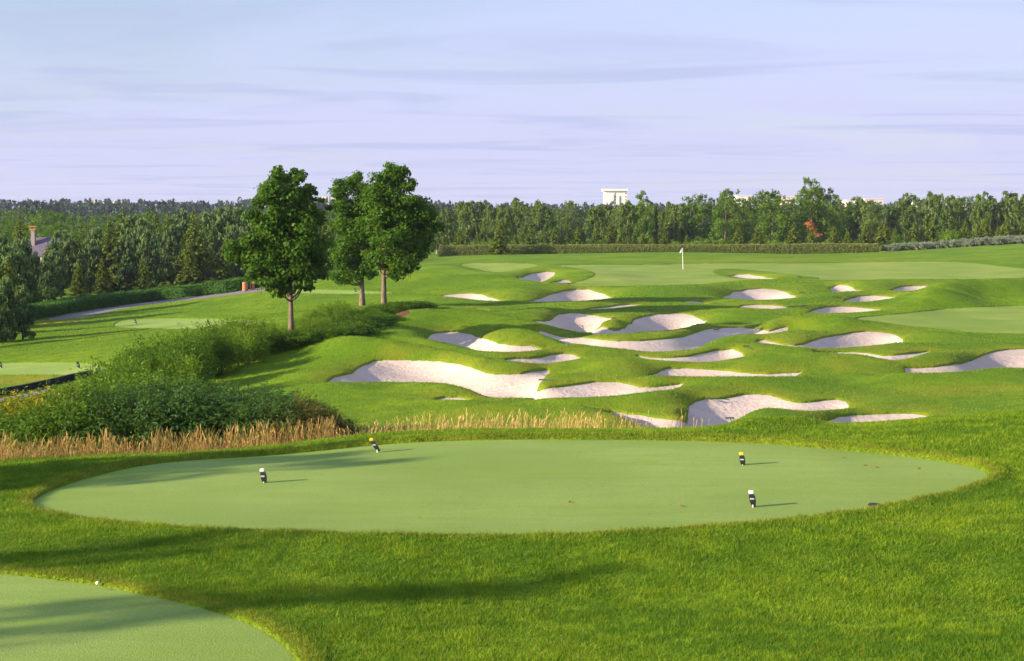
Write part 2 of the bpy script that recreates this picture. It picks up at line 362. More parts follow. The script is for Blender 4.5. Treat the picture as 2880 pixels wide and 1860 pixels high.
# bunkers: (far edge, near edge) both left to right, in the scale of the tagged crop
BK = [
 ('big', chain(('6', [(98,543),(140,518),(215,500),(265,485),(310,455),(350,432),(410,412),(480,406),(600,404),(720,408),(830,415),(950,435),(1050,462),(1130,485),(1200,495),(1290,497),(1370,495),(1440,485),(1550,470),(1500,535),(1462,568),(1475,580),(1530,583),(1640,575),(1760,560),(1850,548),(1930,546),(2000,548),(2070,562),(2140,577),(2220,580),(2300,575),(2425,566)])),
   chain(('6', [(98,543),(300,545),(500,545),(650,548),(800,555),(920,570),(1010,590),(1090,620),(1168,655),(1400,655),(1600,652),(1800,645),(2000,635),(2150,620),(2291,602),(2350,590),(2425,566)]))),
 ('sliver', chain(('6', [(815,655),(860,645),(950,645),(1035,658)])), chain(('6', [(815,657),(900,660),(1035,660)]))),
 ('oval', chain(('6', [(753,252),(775,233),(830,224),(900,219),(960,221),(1030,230),(1090,250),(1160,270),(1215,290),(1290,305),(1360,310),(1430,310),(1480,315),(1510,325)])),
   chain(('6', [(753,254),(800,275),(880,292),(980,310),(1080,332),(1170,348),(1260,355),(1350,354),(1430,347),(1480,337),(1510,325)]))),
 ('small4', chain(('6', [(1280,408),(1340,402),(1420,398),(1500,390),(1570,376),(1640,369),(1700,370),(1740,378),(1770,388)])), chain(('6', [(1280,410),(1350,415),(1420,423),(1520,426),(1600,420),(1700,405),(1770,389)]))),
 ('tongue5', chain(('6', [(1465,150),(1530,148),(1580,130),(1630,108),(1690,99),(1760,97),(1830,104),(1880,115),(1930,127),(1960,130),(1900,155),(1840,183),(1890,180),(1940,195),(1980,200),(2030,193),(2070,165),(2120,135),(2180,117),(2260,102)]), ('7', [(93,94),(150,96),(200,108),(240,125),(270,140),(298,145)])),
   chain(('6', [(1465,150),(1540,172),(1620,193),(1700,213),(1780,225),(1880,229),(2000,228),(2130,222)]), ('7', [(0,215),(90,208),(160,192),(210,170),(260,155),(298,145)]))),
 ('long6', chain(('6', [(1490,222),(1530,224),(1570,232),(1620,243),(1700,252),(1760,250),(1830,260),(1900,270),(2000,277),(2150,275)]), ('7', [(0,265),(80,258),(150,248),(220,225),(290,205),(350,195),(430,186),(520,184),(590,190),(650,204),(710,212),(780,205),(822,202)])),
   chain(('6', [(1490,224),(1530,240),(1600,265),(1700,290),(1850,313),(2000,325),(2100,335),(2200,347)]), ('7', [(0,347),(100,342),(225,332),(240,320),(290,290),(340,270),(400,255),(470,243),(560,236),(700,233),(760,226),(800,214),(822,203)]))),
 ('right7', chain(('7', [(620,290),(640,280),(680,278),(740,285),(800,296),(880,301),(940,293),(1000,278),(1080,258),(1170,240),(1260,225),(1350,217),(1430,218),(1500,225),(1550,240),(1580,258),(1590,280)])),
   chain(('7', [(620,291),(700,297),(800,308),(900,317),(1030,322),(1180,322),(1330,316),(1450,305),(1540,292),(1590,281)]))),
 ('mid8', chain(('6', [(2137,370),(2170,374),(2230,380)]), ('7', [(0,385),(80,383),(180,375),(280,357),(370,343),(460,340),(520,352),(553,382)])), chain(('6', [(2137,371),(2200,398)]), ('7', [(0,408),(120,412),(250,415),(350,407),(450,395),(553,383)]))),
 ('mid9', chain(('7', [(-77,500),(-30,485),(0,470),(50,461),(150,458),(260,459),(350,463),(430,470),(520,482),(600,490),(700,495),(800,490),(915,487)])), chain(('7', [(-77,502),(0,503),(200,507),(400,507),(600,508),(750,510),(860,505),(915,488)]))),
 ('mid10', chain(('7', [(1010,356),(1080,352),(1180,347),(1260,348),(1340,353),(1400,362),(1460,370),(1530,370),(1620,362),(1700,350),(1752,345)])), chain(('7', [(1010,358),(1080,360),(1180,365),(1300,370),(1380,378),(1450,395),(1520,405),(1570,400),(1640,385),(1700,365),(1752,346)]))),
 ('east11', chain(('7', [(1610,458),(1700,454),(1800,448),(1900,438),(1980,425),(2050,400),(2120,370),(2200,345),(2280,332),(2385,328),(2500,335),(2620,370),(2700,440)])), chain(('7', [(1610,460),(1640,485),(1750,490),(1880,483),(2000,472),(2120,463),(2250,457),(2385,460),(2550,465),(2700,450)]))),
 ('front12', chain(('6', [(1955,737),(2020,742),(2080,752),(2150,758),(2250,780),(2320,788)]), ('7', [(93,793),(150,793),(180,780),(185,740),(190,700),(230,675),(290,658),(380,655),(460,645),(550,630),(620,628),(700,632),(760,645),(820,665),(880,675),(940,678),(1000,673),(1080,662),(1150,658),(1200,668),(1224,692)])),
   chain(('6', [(1955,738),(2000,755),(2080,795),(2190,845)]), ('7', [(0,848),(150,847),(300,846),(435,842),(480,800),(530,770),(590,740),(660,720),(740,718),(800,722),(880,735),(960,740),(1050,735),(1150,725),(1215,715),(1224,694)]))),
 ('front13', chain(('7', [(1055,818),(1110,802),(1180,780),(1270,765),(1400,756),(1530,750),(1650,750),(1760,765)])), chain(('7', [(1055,820),(1230,815),(1400,806),(1560,798),(1700,790),(1760,767)]))),
 ('far15', chain(('3', [(205,1085),(260,1072),(350,1067),(450,1068),(530,1077),(600,1095),(680,1117),(730,1128)])), chain(('3', [(205,1088),(300,1098),(420,1110),(560,1123),(730,1130)]))),
 ('far16', chain(('3', [(880,1130),(940,1122),(1000,1103),(1080,1078),(1180,1060),(1280,1050),(1370,1050),(1440,1062),(1510,1080),(1560,1100)])), chain(('3', [(880,1132),(950,1134),(1100,1135),(1300,1130),(1450,1117),(1560,1102)]))),
 ('knob17', chain(('3', [(795,950),(860,930),(950,912),(1040,905),(1100,906)])), chain(('3', [(795,952),(880,964),(960,977),(1022,986),(1032,967),(1065,940),(1100,908)]))),
 ('knob17b', chain(('3', [(1045,986),(1110,972),(1180,960),(1225,962),(1242,976)])), chain(('3', [(1045,988),(1110,989),(1180,988),(1242,978)]))),
 ('thin18', chain(('3', [(1340,1193),(1400,1183),(1500,1173),(1600,1162),(1700,1155),(1770,1154)])), chain(('3', [(1340,1196),(1450,1194),(1560,1187),(1680,1173),(1770,1156)]))),
 ('tiny19', chain(('3', [(2125,1130),(2170,1127),(2230,1130),(2310,1144)])), chain(('3', [(2125,1132),(2170,1139),(2230,1145),(2310,1146)]))),
 ('tiny20', chain(('3', [(420,1188),(500,1186),(570,1190),(632,1206)])), chain(('3', [(420,1190),(500,1192),(560,1198),(632,1207)]))),
 ('green21', chain(('4', [(200,885),(250,879),(330,880),(420,890),(500,902),(540,912)])), chain(('4', [(200,887),(220,895),(300,908),(430,913),(540,914)]))),
 ('far22', chain(('4', [(125,1048),(170,1032),(240,1008),(330,993),(430,988),(530,992),(620,1010),(690,1035),(715,1047)])), chain(('4', [(125,1050),(250,1062),(380,1073),(480,1070),(620,1060),(715,1049)]))),
 ('far23', chain(('4', [(948,972),(990,964),(1040,966),(1100,975),(1150,990),(1178,1000)])), chain(('4', [(948,974),(965,992),(1010,1009),(1100,1006),(1178,1002)]))),
 ('far24', chain(('4', [(1375,997),(1420,982),(1490,968),(1570,964),(1640,965),(1665,970)])), chain(('4', [(1375,999),(1460,1002),(1560,1008),(1620,990),(1665,972)]))),
 ('far25', chain(('4', [(1030,1080),(1090,1058),(1170,1042),(1260,1038),(1350,1043),(1430,1052)])), chain(('4', [(1030,1083),(1200,1080),(1330,1067),(1430,1054)]))),
 ('far26', chain(('4', [(245,1118),(300,1107),(400,1102),(500,1105),(600,1115),(668,1127)])), chain(('4', [(245,1120),(300,1127),(420,1135),(560,1134),(668,1129)]))),
 ('far27', chain(('4', [(765,1163),(830,1145),(920,1128),(1020,1121),(1120,1122),(1210,1130),(1310,1143)])), chain(('4', [(765,1166),(900,1168),(1050,1166),(1200,1158),(1310,1145)]))),
]
EDGEPTS = []        # far lips, for dry turf above them
BPOLY = {}
HT = -.03
TL = []
for name, T, B in BK:
    T = resample(T, 5); u_, t_ = ray(T[:, 0], T[:, 1]); TL.append((u_, t_, solveD(u_, t_, HT)))
TU, TT, TD = [np.concatenate(q) for q in zip(*TL)]
def floorD(u, t, maxslope=.5):
    """nearest distance a crest may have so the bank down to the sand in front of it is not steeper than maxslope"""
    m = (np.abs(TU - u) < .004) & (TT > t * 1.01) & (TT < t * 1.35)
    return float((TD[m] * (TT[m] + maxslope) / (t + maxslope)).max()) if m.any() else 0
for name, T, B in BK:
    T = resample(T, 5); B = resample(B, 5)
    uT, tT = ray(T[:, 0], T[:, 1]); hT = HT
    DT = solveD(uT, tT, hT)
    for i in range(0, len(T), 3): CTRL.append((uT[i], DT[i], -DT[i] * tT[i]))
    SEEN += [(uT[i], tT[i], DT[i]) for i in range(len(T))]
    EDGEPTS += [(uT[i], DT[i]) for i in range(len(T))]
    # near edge
    uB, tB = ray(B[:, 0], B[:, 1]); ph = []
    for i, (x, y) in enumerate(B):
        best = None
        for k in range(len(T) - 1):
            x0, x1 = T[k, 0], T[k + 1, 0]
            if (x0 - x) * (x1 - x) <= 0 and abs(x1 - x0) > 1e-6:
                yy = T[k, 1] + (T[k + 1, 1] - T[k, 1]) * (x - x0) / (x1 - x0)
                if yy <= y + 1.5 and (best is None or yy > best): best = yy
        if best is None: best = y
        best = min(best, y)
        u_, t_ = ray(x, best); Df = solveD(u_, t_, hT)[0]
        s = .16; Dv = Df * (t_ + s) / (tB[i] + s)
        g = .066 * Dv * min(1, max(.10, (y - best) / 9.0))
        Dc = max(Dv - g, min(floorD(uB[i], tB[i]), Dv - .2 * g)); g = Dv - Dc; Dh = Dv - .4 * g
        if i % 3 == 0:
            CTRL.append((uB[i], Dv, -Dv * tB[i] - .01)); CTRL.append((uB[i], Dh, -Dv * tB[i] - .05))
            CTRL.append((uB[i], Dc, -Dc * tB[i]))
        SEEN += [(uB[i], tB[i], Dc), (uB[i], tB[i], Dv)]
        ph.append((uB[i], math.log(Dh)))
    poly = [(uT[i], math.log(DT[i])) for i in range(len(T))] + ph[::-1]
    BPOLY[name] = np.array(poly)
def ridge(pts, h, g=.05, back=.06):
    P = resample(pts, 14); u, t = ray(P[:, 0], P[:, 1]); n = len(P)
    tap = np.minimum(1, np.minimum(np.arange(n), np.arange(n)[::-1]) / (n * .25) + .15)
    hh = h * tap; D = solveD(u, t, hh)
    for i in range(n):
        D[i] = max(D[i], floorD(u[i], t[i]))
        SEEN.append((u[i], t[i], D[i]))
        CTRL.append((u[i], D[i], -D[i] * t[i])); Db = D[i] * (1 + g * tap[i])
        CTRL.append((u[i], Db, -Db * t[i] - back * tap[i]))
RD = [
 (chain(('6', [(0,262),(100,248),(250,246),(400,256),(550,285),(700,305),(850,330),(1000,360),(1150,395),(1270,410)])), 0.55),
 (chain(('6', [(380,200),(450,140),(600,75),(750,67),(900,75),(1050,80),(1200,90),(1350,122),(1460,150)])), 0.60),
 (chain(('6', [(1510,330),(1600,312),(1680,303)])), 0.22),
 (chain(('6', [(1760,392),(1830,385),(1950,384),(2060,388),(2150,393)])), 0.38),
 (chain(('6', [(700,740),(900,715),(1100,700),(1300,693),(1500,690),(1700,700),(1850,720),(1955,737)])), 0.33),
 (chain(('7', [(553,383),(700,370),(850,362),(1000,358)])), 0.33),
 (chain(('7', [(250,322),(350,308),(480,298),(610,294)])), 0.33),
 (chain(('7', [(640,190),(700,150),(780,124),(870,111),(1000,107),(1120,110),(1250,125),(1380,150)])), 0.55),
 (chain(('3', [(660,1210),(900,1196),(1100,1193),(1320,1196)])), 0.28),
 (chain(('3', [(1770,1160),(1900,1166),(2100,1160),(2330,1168)]), ('4', [(200,1128),(430,1150),(600,1156),(740,1165)])), 0.22),
 (chain(('4', [(1420,1100),(1500,1060),(1600,1000),(1750,935),(1900,903),(2050,905),(2200,915),(2300,892),(2385,876),(2500,860),(2650,870)])), 1.1),
 (chain(('4', [(740,1048),(850,1028),(950,1012),(1100,1010)])), 0.22),
 (chain(('4', [(680,1128),(765,1102),(900,1090),(1020,1086)])), 0.22),
 (chain(('4', [(850,925),(1100,935),(1400,920),(1600,918),(1770,935)])), 0.33),
 (chain(('4', [(0,958),(200,935),(400,922),(600,920),(800,924)])), 0.33),
 (chain(('3', [(-300,925),(0,915),(200,912),(400,925),(600,945),(800,960),(1000,988),(1200,1006),(1400,1018),(1600,1021),(1900,1010)])), 0.38),
 (chain(('3', [(0,858),(100,838),(250,836),(400,870),(550,900),(700,908)])), 0.28),
 (chain(('3', [(720,905),(900,875),(1050,862),(1200,864),(1330,880)])), 0.33),
 (chain(('3', [(0,1070),(150,1078),(205,1088)])), 0.22),
]
for pts, h in RD: ridge(pts, h)
# tongues of turf between two lobes of sand: raised noses
for tg, pts, h in (('6', [(1600,500),(1700,460),(1570,545),(1650,545)], .04), ('6', [(1960,160),(2000,140)], .04),
                   ('7', [(60,700),(120,740),(120,770),(0,720)], .08), ('7', [(300,300),(420,275),(560,262)], .1), ('7', [(560,790),(650,760),(760,760),(900,780)], .25),
                   ('3', [(1150,900),(1250,920),(1200,940)], .1)):
    P = np.array(cv(tg, pts)); u, t = ray(P[:, 0], P[:, 1]); D = solveD(u, t, h)
    for i in range(len(P)): CTRL.append((u[i], D[i], -D[i] * t[i]))
C = np.array(CTRL)
hc = C[:, 2] - z0(C[:, 0], C[:, 1])
X = np.stack([C[:, 0], np.log(C[:, 1])], 1)
# anchors
gu, gw = np.meshgrid(np.arange(-.50, .51, .035), np.arange(math.log(11), math.log(260), .035))
A = np.stack([gu.ravel(), gw.ravel()], 1)
d = np.sqrt(((A[:, None] - X[None]) ** 2).sum(-1)).min(1)
A = A[d > .035]
X = np.concatenate([X, A]); hc = np.concatenate([hc, np.zeros(len(A))])
print('t', time.time() - T0, 'controls', len(X), 'h range', hc.min(), hc.max())
# merge near-coincident controls
key = np.round(X / .006).astype(int); _, inv = np.unique(key, axis=0, return_inverse=True); inv = inv.ravel(); k = inv.max() + 1
cnt = np.bincount(inv, minlength=k)
X = np.stack([np.bincount(inv, X[:, 0], k) / cnt, np.bincount(inv, X[:, 1], k) / cnt], 1); hc = np.bincount(inv, hc, k) / cnt
print('merged', len(X))
hfit = tps_fit(X * KW, hc, .0008)
HU = np.arange(-.50, .5001, .0032); HW = np.arange(math.log(11.5), math.log(255), .0062)
QQ = np.stack(np.meshgrid(HU, HW), -1).reshape(-1, 2)
HG = np.zeros((len(HW), len(HU)))
CU, CW = HU[::5], HW[::5]; CG = tps_eval(hfit, np.stack(np.meshgrid(CU, CW), -1).reshape(-1, 2) * KW).reshape(len(CW), len(CU))
jj, ii = np.meshgrid(np.arange(len(HU)), np.arange(len(HW))); HG[:] = interp2(CG, ii / 5, jj / 5)
occ = np.zeros(HG.shape, bool); ci = np.clip(((C[:, 0] - HU[0]) / .0032).astype(int), 0, len(HU) - 1); cj = np.clip(((np.log(C[:, 1]) - HW[0]) / .0062).astype(int), 0, len(HW) - 1)
for a, b in zip(cj, ci): occ[max(0, a - 5):a + 6, max(0, b - 9):b + 10] = True
HG[occ] = tps_eval(hfit, QQ.reshape(len(HW), len(HU), 2)[occ] * KW)
# nothing may rise into the line of sight of a point that the photograph shows
BASE = z0(QQ[:, 0], np.exp(QQ[:, 1])).reshape(HG.shape); HD = np.exp(HW)
SN = np.array(SEEN)
for j in range(len(HU)):
    q = SN[np.abs(SN[:, 0] - HU[j]) < .0017]
    if not len(q): continue
    tm = np.where(q[None, :, 2] > HD[:, None] * 1.004, q[None, :, 1], 0).max(1)
    lim = np.where(tm > 0, -HD * tm, 99.) - BASE[:, j]; dd = HG[:, j] - lim
    HG[:, j] = np.where(tm > 0, lim + np.where(dd > .03, 0, np.where(dd < -.03, dd, -((.03 - dd) ** 2) / .12)), HG[:, j])
fu = np.clip((.50 - np.abs(HU)) / .06, 0, 1); fw = np.clip(np.minimum((HW - HW[0]) / .1, (HW[-1] - HW) / .15), 0, 1)
sm = lambda q: q * q * (3 - 2 * q)
for _ in range(2): HG[1:-1] = (HG[:-2] + 2 * HG[1:-1] + HG[2:]) / 4; HG[:, 1:-1] = (HG[:, :-2] + 4 * HG[:, 1:-1] + HG[:, 2:]) / 6
HG = np.clip(HG, -1.3, 1.6) * sm(fu)[None] * sm(fw)[:, None]
def vnoise(x, y, seed=0):
    xi = np.floor(x).astype(np.int64); yi = np.floor(y).astype(np.int64); fx = sm(x - xi); fy = sm(y - yi)
    def hsh(a, b):
        h = (a * 374761393 + b * 668265263 + seed * 974634777) & 0x7fffffff; h = ((h ^ (h >> 13)) * 1274126177) & 0x7fffffff
        return ((h ^ (h >> 16)) & 0xffff) / 65535.0
    return (hsh(xi, yi) * (1 - fx) + hsh(xi + 1, yi) * fx) * (1 - fy) + (hsh(xi, yi + 1) * (1 - fx) + hsh(xi + 1, yi + 1) * fx) * fy
def hz(u, D):
    """terrain height (world z) at u = x/y and y = D"""
    u = np.asarray(u, float); D = np.asarray(D, float); w = np.log(D)
    zz = interp2(ZG, (w - ZW[0]) / .05, np.interp(u, ZU, np.arange(len(ZU))))
    ins = (np.abs(u) < .49) & (w > HW[0]) & (w < HW[-1])
    h = interp2(HG, (w - HW[0]) / .0062, (u - HU[0]) / .0032)
    x = u * D; det = (vnoise(x * .55, D * .55, 3) - .5) * .05 * np.clip((D - 30) / 20, 0, 1) * np.clip((300 - D) / 100, 0, 1)
    sw = -.22 * np.exp(-((D - 16.6) / 1.7) ** 2) * sm(np.clip((u + .16) / .2, 0, 1)) + .04 * np.exp(-((D - 19.4) / 1.0) ** 2)
    return CAMZ + zz + np.where(ins, h, 0) + det + sw
def zat(x, y): return float(hz(np.array([x / y]), np.array([y]))[0])
def hit(px, py, dmin=13):
    """first point of the terrain seen through a picture point"""
    u, t = ray(px, py); D = np.exp(np.arange(math.log(dmin), math.log(2500), .002))
    z = hz(np.full(len(D), float(u)), D); g = z - (CAMZ - D * float(t)); k = np.where(g >= 0)[0]
    d_ = D[k[0]] if len(k) else D[-1]; return Vector((float(u) * d_, d_, CAMZ - d_ * float(t) if len(k) else z[-1]))
def atd(px, D):
    u = pu(px); return Vector((u * D, D, float(hz(np.array([u]), np.array([D]))[0])))
# ------------------------------------------------------------------ zones drawn on the terrain
def zone_from_picture(pts, dmin=13):
    P = resample(smoothline(pts, 2, True), 6); return np.array([(lambda v: (v.x / v.y, math.log(v.y)))(hit(x, y, dmin)) for x, y in P])
def sdf_poly(poly, U, Wg):
    """signed distance (positive inside) in (u, ln y) units"""
    out = np.full(U.shape, -1.0); pad = .02
    m = (U > poly[:, 0].min() - pad) & (U < poly[:, 0].max() + pad) & (Wg > poly[:, 1].min() - pad) & (Wg < poly[:, 1].max() + pad)
    px, py = U[m], Wg[m]; dist = np.full(px.shape, 9.0); ins = np.zeros(px.shape, bool)
    for i in range(len(poly)):
        x0, y0 = poly[i]; x1, y1 = poly[(i + 1) % len(poly)]; dx_, dy_ = x1 - x0, y1 - y0; L2 = dx_ * dx_ + dy_ * dy_
        if L2 < 1e-14: continue
        tt = np.clip(((px - x0) * dx_ + (py - y0) * dy_) / L2, 0, 1)
        dist = np.minimum(dist, (px - x0 - tt * dx_) ** 2 + (py - y0 - tt * dy_) ** 2)
        if y0 != y1: ins ^= ((y0 > py) != (y1 > py)) & (px < x0 + dx_ * (py - y0) / dy_)
    d_ = np.sqrt(dist); out[m] = np.where(ins, d_, -d_); return out
tee_pts = [(75,1165),(110,1140),(180,1112),(290,1082),(420,1062),(560,1048),(740,1035),(950,1027),(1200,1024),(1500,1026),(1740,1034),(1950,1048),(2120,1064),(2240,1082),(2300,1100),(2302,1115),(2260,1132),(2160,1156),(2030,1182),(1850,1208),(1650,1228),(1450,1242),(1250,1250),(1000,1252),(750,1249),(500,1240),(300,1226),(150,1202),(85,1185)]
tee2_pts = [(-400,1330),(-100,1330),(0,1334),(100,1345),(225,1360),(350,1385),(480,1415),(580,1450),(650,1490),(690,1535),(700,1580),(690,1640),(300,1700),(-400,1700)]
Z = {}
def tee_poly(pts):
    P = resample(smoothline(pts, 2, True), 10); out = []
    for x, y in P:
        u, t = ray(x, y); D = 4.5 / t; out.append((u, math.log(D)))
    return np.array(out)
Z['tee'] = ('main', tee_poly(tee_pts), None)
Z['tee2'] = ('', tee_poly(tee2_pts), None)
Z['ltee1'] = ('', zone_from_picture([(-120,850),(0,846),(100,844),(190,846),(235,850),(250,860),(235,872),(190,874),(100,872),(0,873),(-120,872)]), None)
Z['ltee2'] = ('', zone_from_picture([(272,750),(300,744),(400,742),(520,743),(600,745),(640,752),(600,762),(480,766),(380,766),(300,764),(262,760)]), None)
Z['ltee3'] = ('', zone_from_picture([(640,678),(700,674),(760,675),(880,679),(930,683),(860,685),(740,684),(660,682)]), None)
green_pts = chain(('3', [(1080,852),(1400,845),(1700,849),(2100,842),(2300,834)]), ('4', [(0,799),(400,798),(800,797),(1300,788),(1700,783),(2000,793),(2250,825),(2450,845),(2450,905),(2200,909),(1800,916),(1400,912),(1100,926),(850,919),(400,917),(200,928),(0,952)]),
                  ('3', [(2100,1000),(1900,1006),(1400,1012),(1190,1002),(1270,985),(1400,948),(1438,914),(1380,886),(1220,862)]))
Z['green'] = ('', zone_from_picture(green_pts, 70), zone_from_picture(chain(('4', [(48,858),(80,843),(150,835),(300,840),(500,860),(700,885),(900,908),(800,917),(500,918),(250,912),(100,888)])), 70))
Z['apron'] = ('', zone_from_picture(chain(('3', [(345,843),(500,831),(800,832),(1000,846),(900,872),(700,903),(600,901),(450,868)])), 70), None)
Z['fairway'] = ('', zone_from_picture(chain(('7', [(1225,128),(1500,108),(1700,85),(1900,66),(2150,52),(2385,46),(2560,44),(2560,226),(2300,230),(2150,228),(1900,207),(1600,176),(1400,150)])), 45), None)
Z['path'] = ('', zone_from_picture(chain(('P', [(105,742),(150,733),(250,716),(350,702),(450,691),(560,677),(600,670),(660,660),(720,650),(760,640),(770,644),(730,655),(680,668),(640,673),(560,685),(450,698),(350,709),(270,721),(230,732),(180,740),(130,746)])), 80), None)
Z['patch'] = ('', zone_from_picture([(735,975),(770,970),(800,973),(806,980),(790,990),(765,998),(735,1000)], 28), None)
Z['mulch'] = ('', zone_from_picture([(880,742),(895,733),(915,726),(940,722),(957,726),(950,733),(930,740),(905,748),(880,756)], 50), None)
Z['lowpath'] = ('', zone_from_picture([(-60,930),(0,926),(40,920),(80,910),(140,895),(120,905),(60,930),(0,945),(-60,945)], 28), None)
REC = dict(tee=.02, tee2=.02, ltee1=.03, ltee2=.03, ltee3=.03, green=.03, apron=.03, fairway=.03, path=.03, patch=.05, mulch=.01, lowpath=.03)
# ------------------------------------------------------------------ ground mesh
cols = np.concatenate([-np.geomspace(4, .43, 26)[:-1], np.arange(-.42, .4201, .00066), np.geomspace(.43, 4, 26)])
rows = [2.0]
while rows[-1] < 11000:
    D = rows[-1]; v = 1422 * 5.2 / D
    if D < 12: dw = .05
    elif D < 31: dw = 1.3 / v
    elif D < 75: dw = .0020
    elif D < 140: dw = .0026
    elif D < 230: dw = .006
    elif D < 400: dw = .02
    else: dw = .06
    rows.append(D * (1 + dw))
rows = np.array(rows); NR, NC = len(rows), len(cols)
U, DD = np.meshgrid(cols, rows); WW = np.log(DD)
print('t', time.time() - T0, 'grid', NR, NC)
TZ = hz(U.ravel(), DD.ravel()).reshape(U.shape)
XX = U * DD
GZ = TZ.copy(); inner = np.full(U.shape, -1.0)
jit = (vnoise(XX * 3.1, DD * 3.1, 5) - .5) * .03 + (vnoise(XX * 9, DD * 9, 6) - .5) * .015
MASKS = {}
def carve(key, sd, rec, dip, jag=1.0, side=.06):
    dm = sd * DD + jit * jag              # metres inside
    f = np.clip(dm / side + .5, 0, 1); MASKS[key] = (dm, rec)
    return -f * dip, dm
dipz = np.zeros(U.shape); hole = np.zeros(U.shape, bool)
def near(mask):          # grow by one vertex
    m = mask.copy(); m[1:] |= mask[:-1]; m[:-1] |= mask[1:]; m2 = m.copy(); m2[:, 1:] |= m[:, :-1]; m2[:, :-1] |= m[:, 1:]; return m2
OVER = []
def submesh(name, sel, z, material, attrs=None):
    f = sel[:-1, :-1] & sel[1:, :-1] & sel[:-1, 1:] & sel[1:, 1:]
    r, c = np.where(f); idx = lambda a, b: a * NC + b
    F = np.stack([idx(r, c), idx(r, c + 1), idx(r + 1, c + 1), idx(r + 1, c)], 1)
    used, inv_ = np.unique(F, return_inverse=True); F = inv_.reshape(F.shape)
    V = np.stack([XX.ravel()[used], DD.ravel()[used], z.ravel()[used]], 1)
    return mesh_np(name, V, F, [material], {k: a.ravel()[used] for k, a in (attrs or {}).items()}, smooth=True)
LAB = {
 'big': 'largest sand bunker, with a turf tongue reaching into it and a rake lying on the tongue', 'sliver': 'thin shadowed sliver of sand behind the mound in front of the largest bunker',
 'oval': 'half shaded white bunker just above the largest bunker, below the grassy dome', 'small4': 'small crescent of sand between the half shaded bunker and the largest one',
 'tongue5': 'two-lobed bunker in the middle of the field with a rake on the turf between its lobes', 'long6': 'long winding bunker just below the two-lobed one',
 'right7': 'broad bunker with shaded left tail below the right-hand fairway', 'mid8': 'narrow bunker with a rake lying at its right end, below the long winding bunker',
 'mid9': 'long thin bunker right of the largest one, just above the frontmost bunker', 'mid10': 'thin wavy bunker left of the bunker cut by the right picture edge',
 'east11': 'large bunker cut off by the right edge of the picture', 'front12': 'frontmost bunker right behind the tee, partly in blue shade, with a rake at its grassy bank',
 'front13': 'low strip of sand right of the frontmost bunker, behind the tee fringe', 'far15': 'shallow bunker right of the maples, left of a taller twin', 'far16': 'domed bunker in the smooth slope below the putting green, second from the maples',
 'knob17': 'bright bunker cut into the knoll at the left of the putting green', 'knob17b': 'small sand crescent right of the bright bunker on the knoll', 'thin18': 'thin sand strip just below the domed bunker under the green',
 'tiny19': 'tiny sliver of sand below and left of the wide bunker under the flag', 'tiny20': 'faint streak of sand in the slope right of the maples', 'green21': 'bunker in the turf hollow inside the putting green, right of the flag',
 'far22': 'wide domed bunker below the right of the flag', 'far23': 'small half shaded bunker under the back ridge, left one of the back pair', 'far24': 'small bunker under the back ridge, right one of the back pair at the big mound',
 'far25': 'low oval bunker just in front of the back pair', 'far26': 'flat narrow bunker directly below the wide domed one', 'far27': 'low wide bunker left of the right-hand fairway, with a weed in it'}
for name, poly in BPOLY.items():
    sd_ = sdf_poly(poly, U, WW); dz, dm = carve(name, sd_, .055, .28, .9, .0028 * DD)
    dipz = np.minimum(dipz, dz); hole |= dm > .45
    OVER.append(('sand_bunker', near(near(dm > -.02)), TZ - .052, 'sand', LAB[name], name))
ZL = dict(tee=('tee_ground', 'tee', 'large oval pale green tee in the foreground with four markers', 'tee'), tee2=('tee_ground', 'tee', 'pale tee at the bottom left corner with streaks of shade', 'tee'),
  ltee1=('tee_ground', 'tee', 'low pale tee at the left edge beyond the shrubs', 'tee'), ltee2=('tee_ground', 'tee', 'pale tee in the striped left fairway in front of the path', 'tee'), ltee3=('tee_ground', 'tee', 'farthest thin tee between the maple trunks', 'tee'),
  green=('putting_green', 'green', 'putting green with the flag, running to the right edge', 'green'), apron=('putting_green', 'green', 'small pale lobe of green left of the knoll bunker', 'green'),
  fairway=('fairway', 'green', 'pale mown fairway at the right edge behind the bunkers', 'fairway'), path=('path', 'path', 'grey path curving along the clipped hedge on the left', 'path'),
  patch=('path', 'path', 'small grey patch of path at the right end of the shrub bank', 'path'), mulch=('mulch_bed', 'mulch', 'red brown bark mulch under the right maple', 'mulch bed'), lowpath=('path', 'path', 'grey path sliver at the left edge behind the black edging', 'path'))
for k, (a, poly, holep) in Z.items():
    sd_ = sdf_poly(poly, U, WW)
    if holep is not None: sd_ = np.minimum(sd_, -sdf_poly(holep, U, WW))
    big = k in ('tee', 'tee2')
    dz, dm = carve(k, sd_, REC[k], .12 if not big else .10, .35 if not big else .5, .08)
    for bn in BPOLY: dm = np.minimum(dm, -MASKS[bn][0] - .3)
    f = np.clip(dm / .08 + .5, 0, 1); dipz = np.minimum(dipz, -f * .12); hole |= dm > .5
    OVER.append((ZL[k][0], near(near(dm > -.02)), TZ - REC[k], ZL[k][1], ZL[k][2], k))
TEEM = np.maximum(MASKS['tee'][0], MASKS['tee2'][0])
GZ = TZ + dipz
print('t zones', time.time() - T0)
GZ += .085 * np.exp(-((MASKS['tee'][0] + .20) / .17) ** 2) * sm(np.clip((DD - 22.5) / 2.5, 0, 1)) * (DD < 40) + .03 * np.exp(-((TEEM + .2) / .2) ** 2) * (DD < 24)
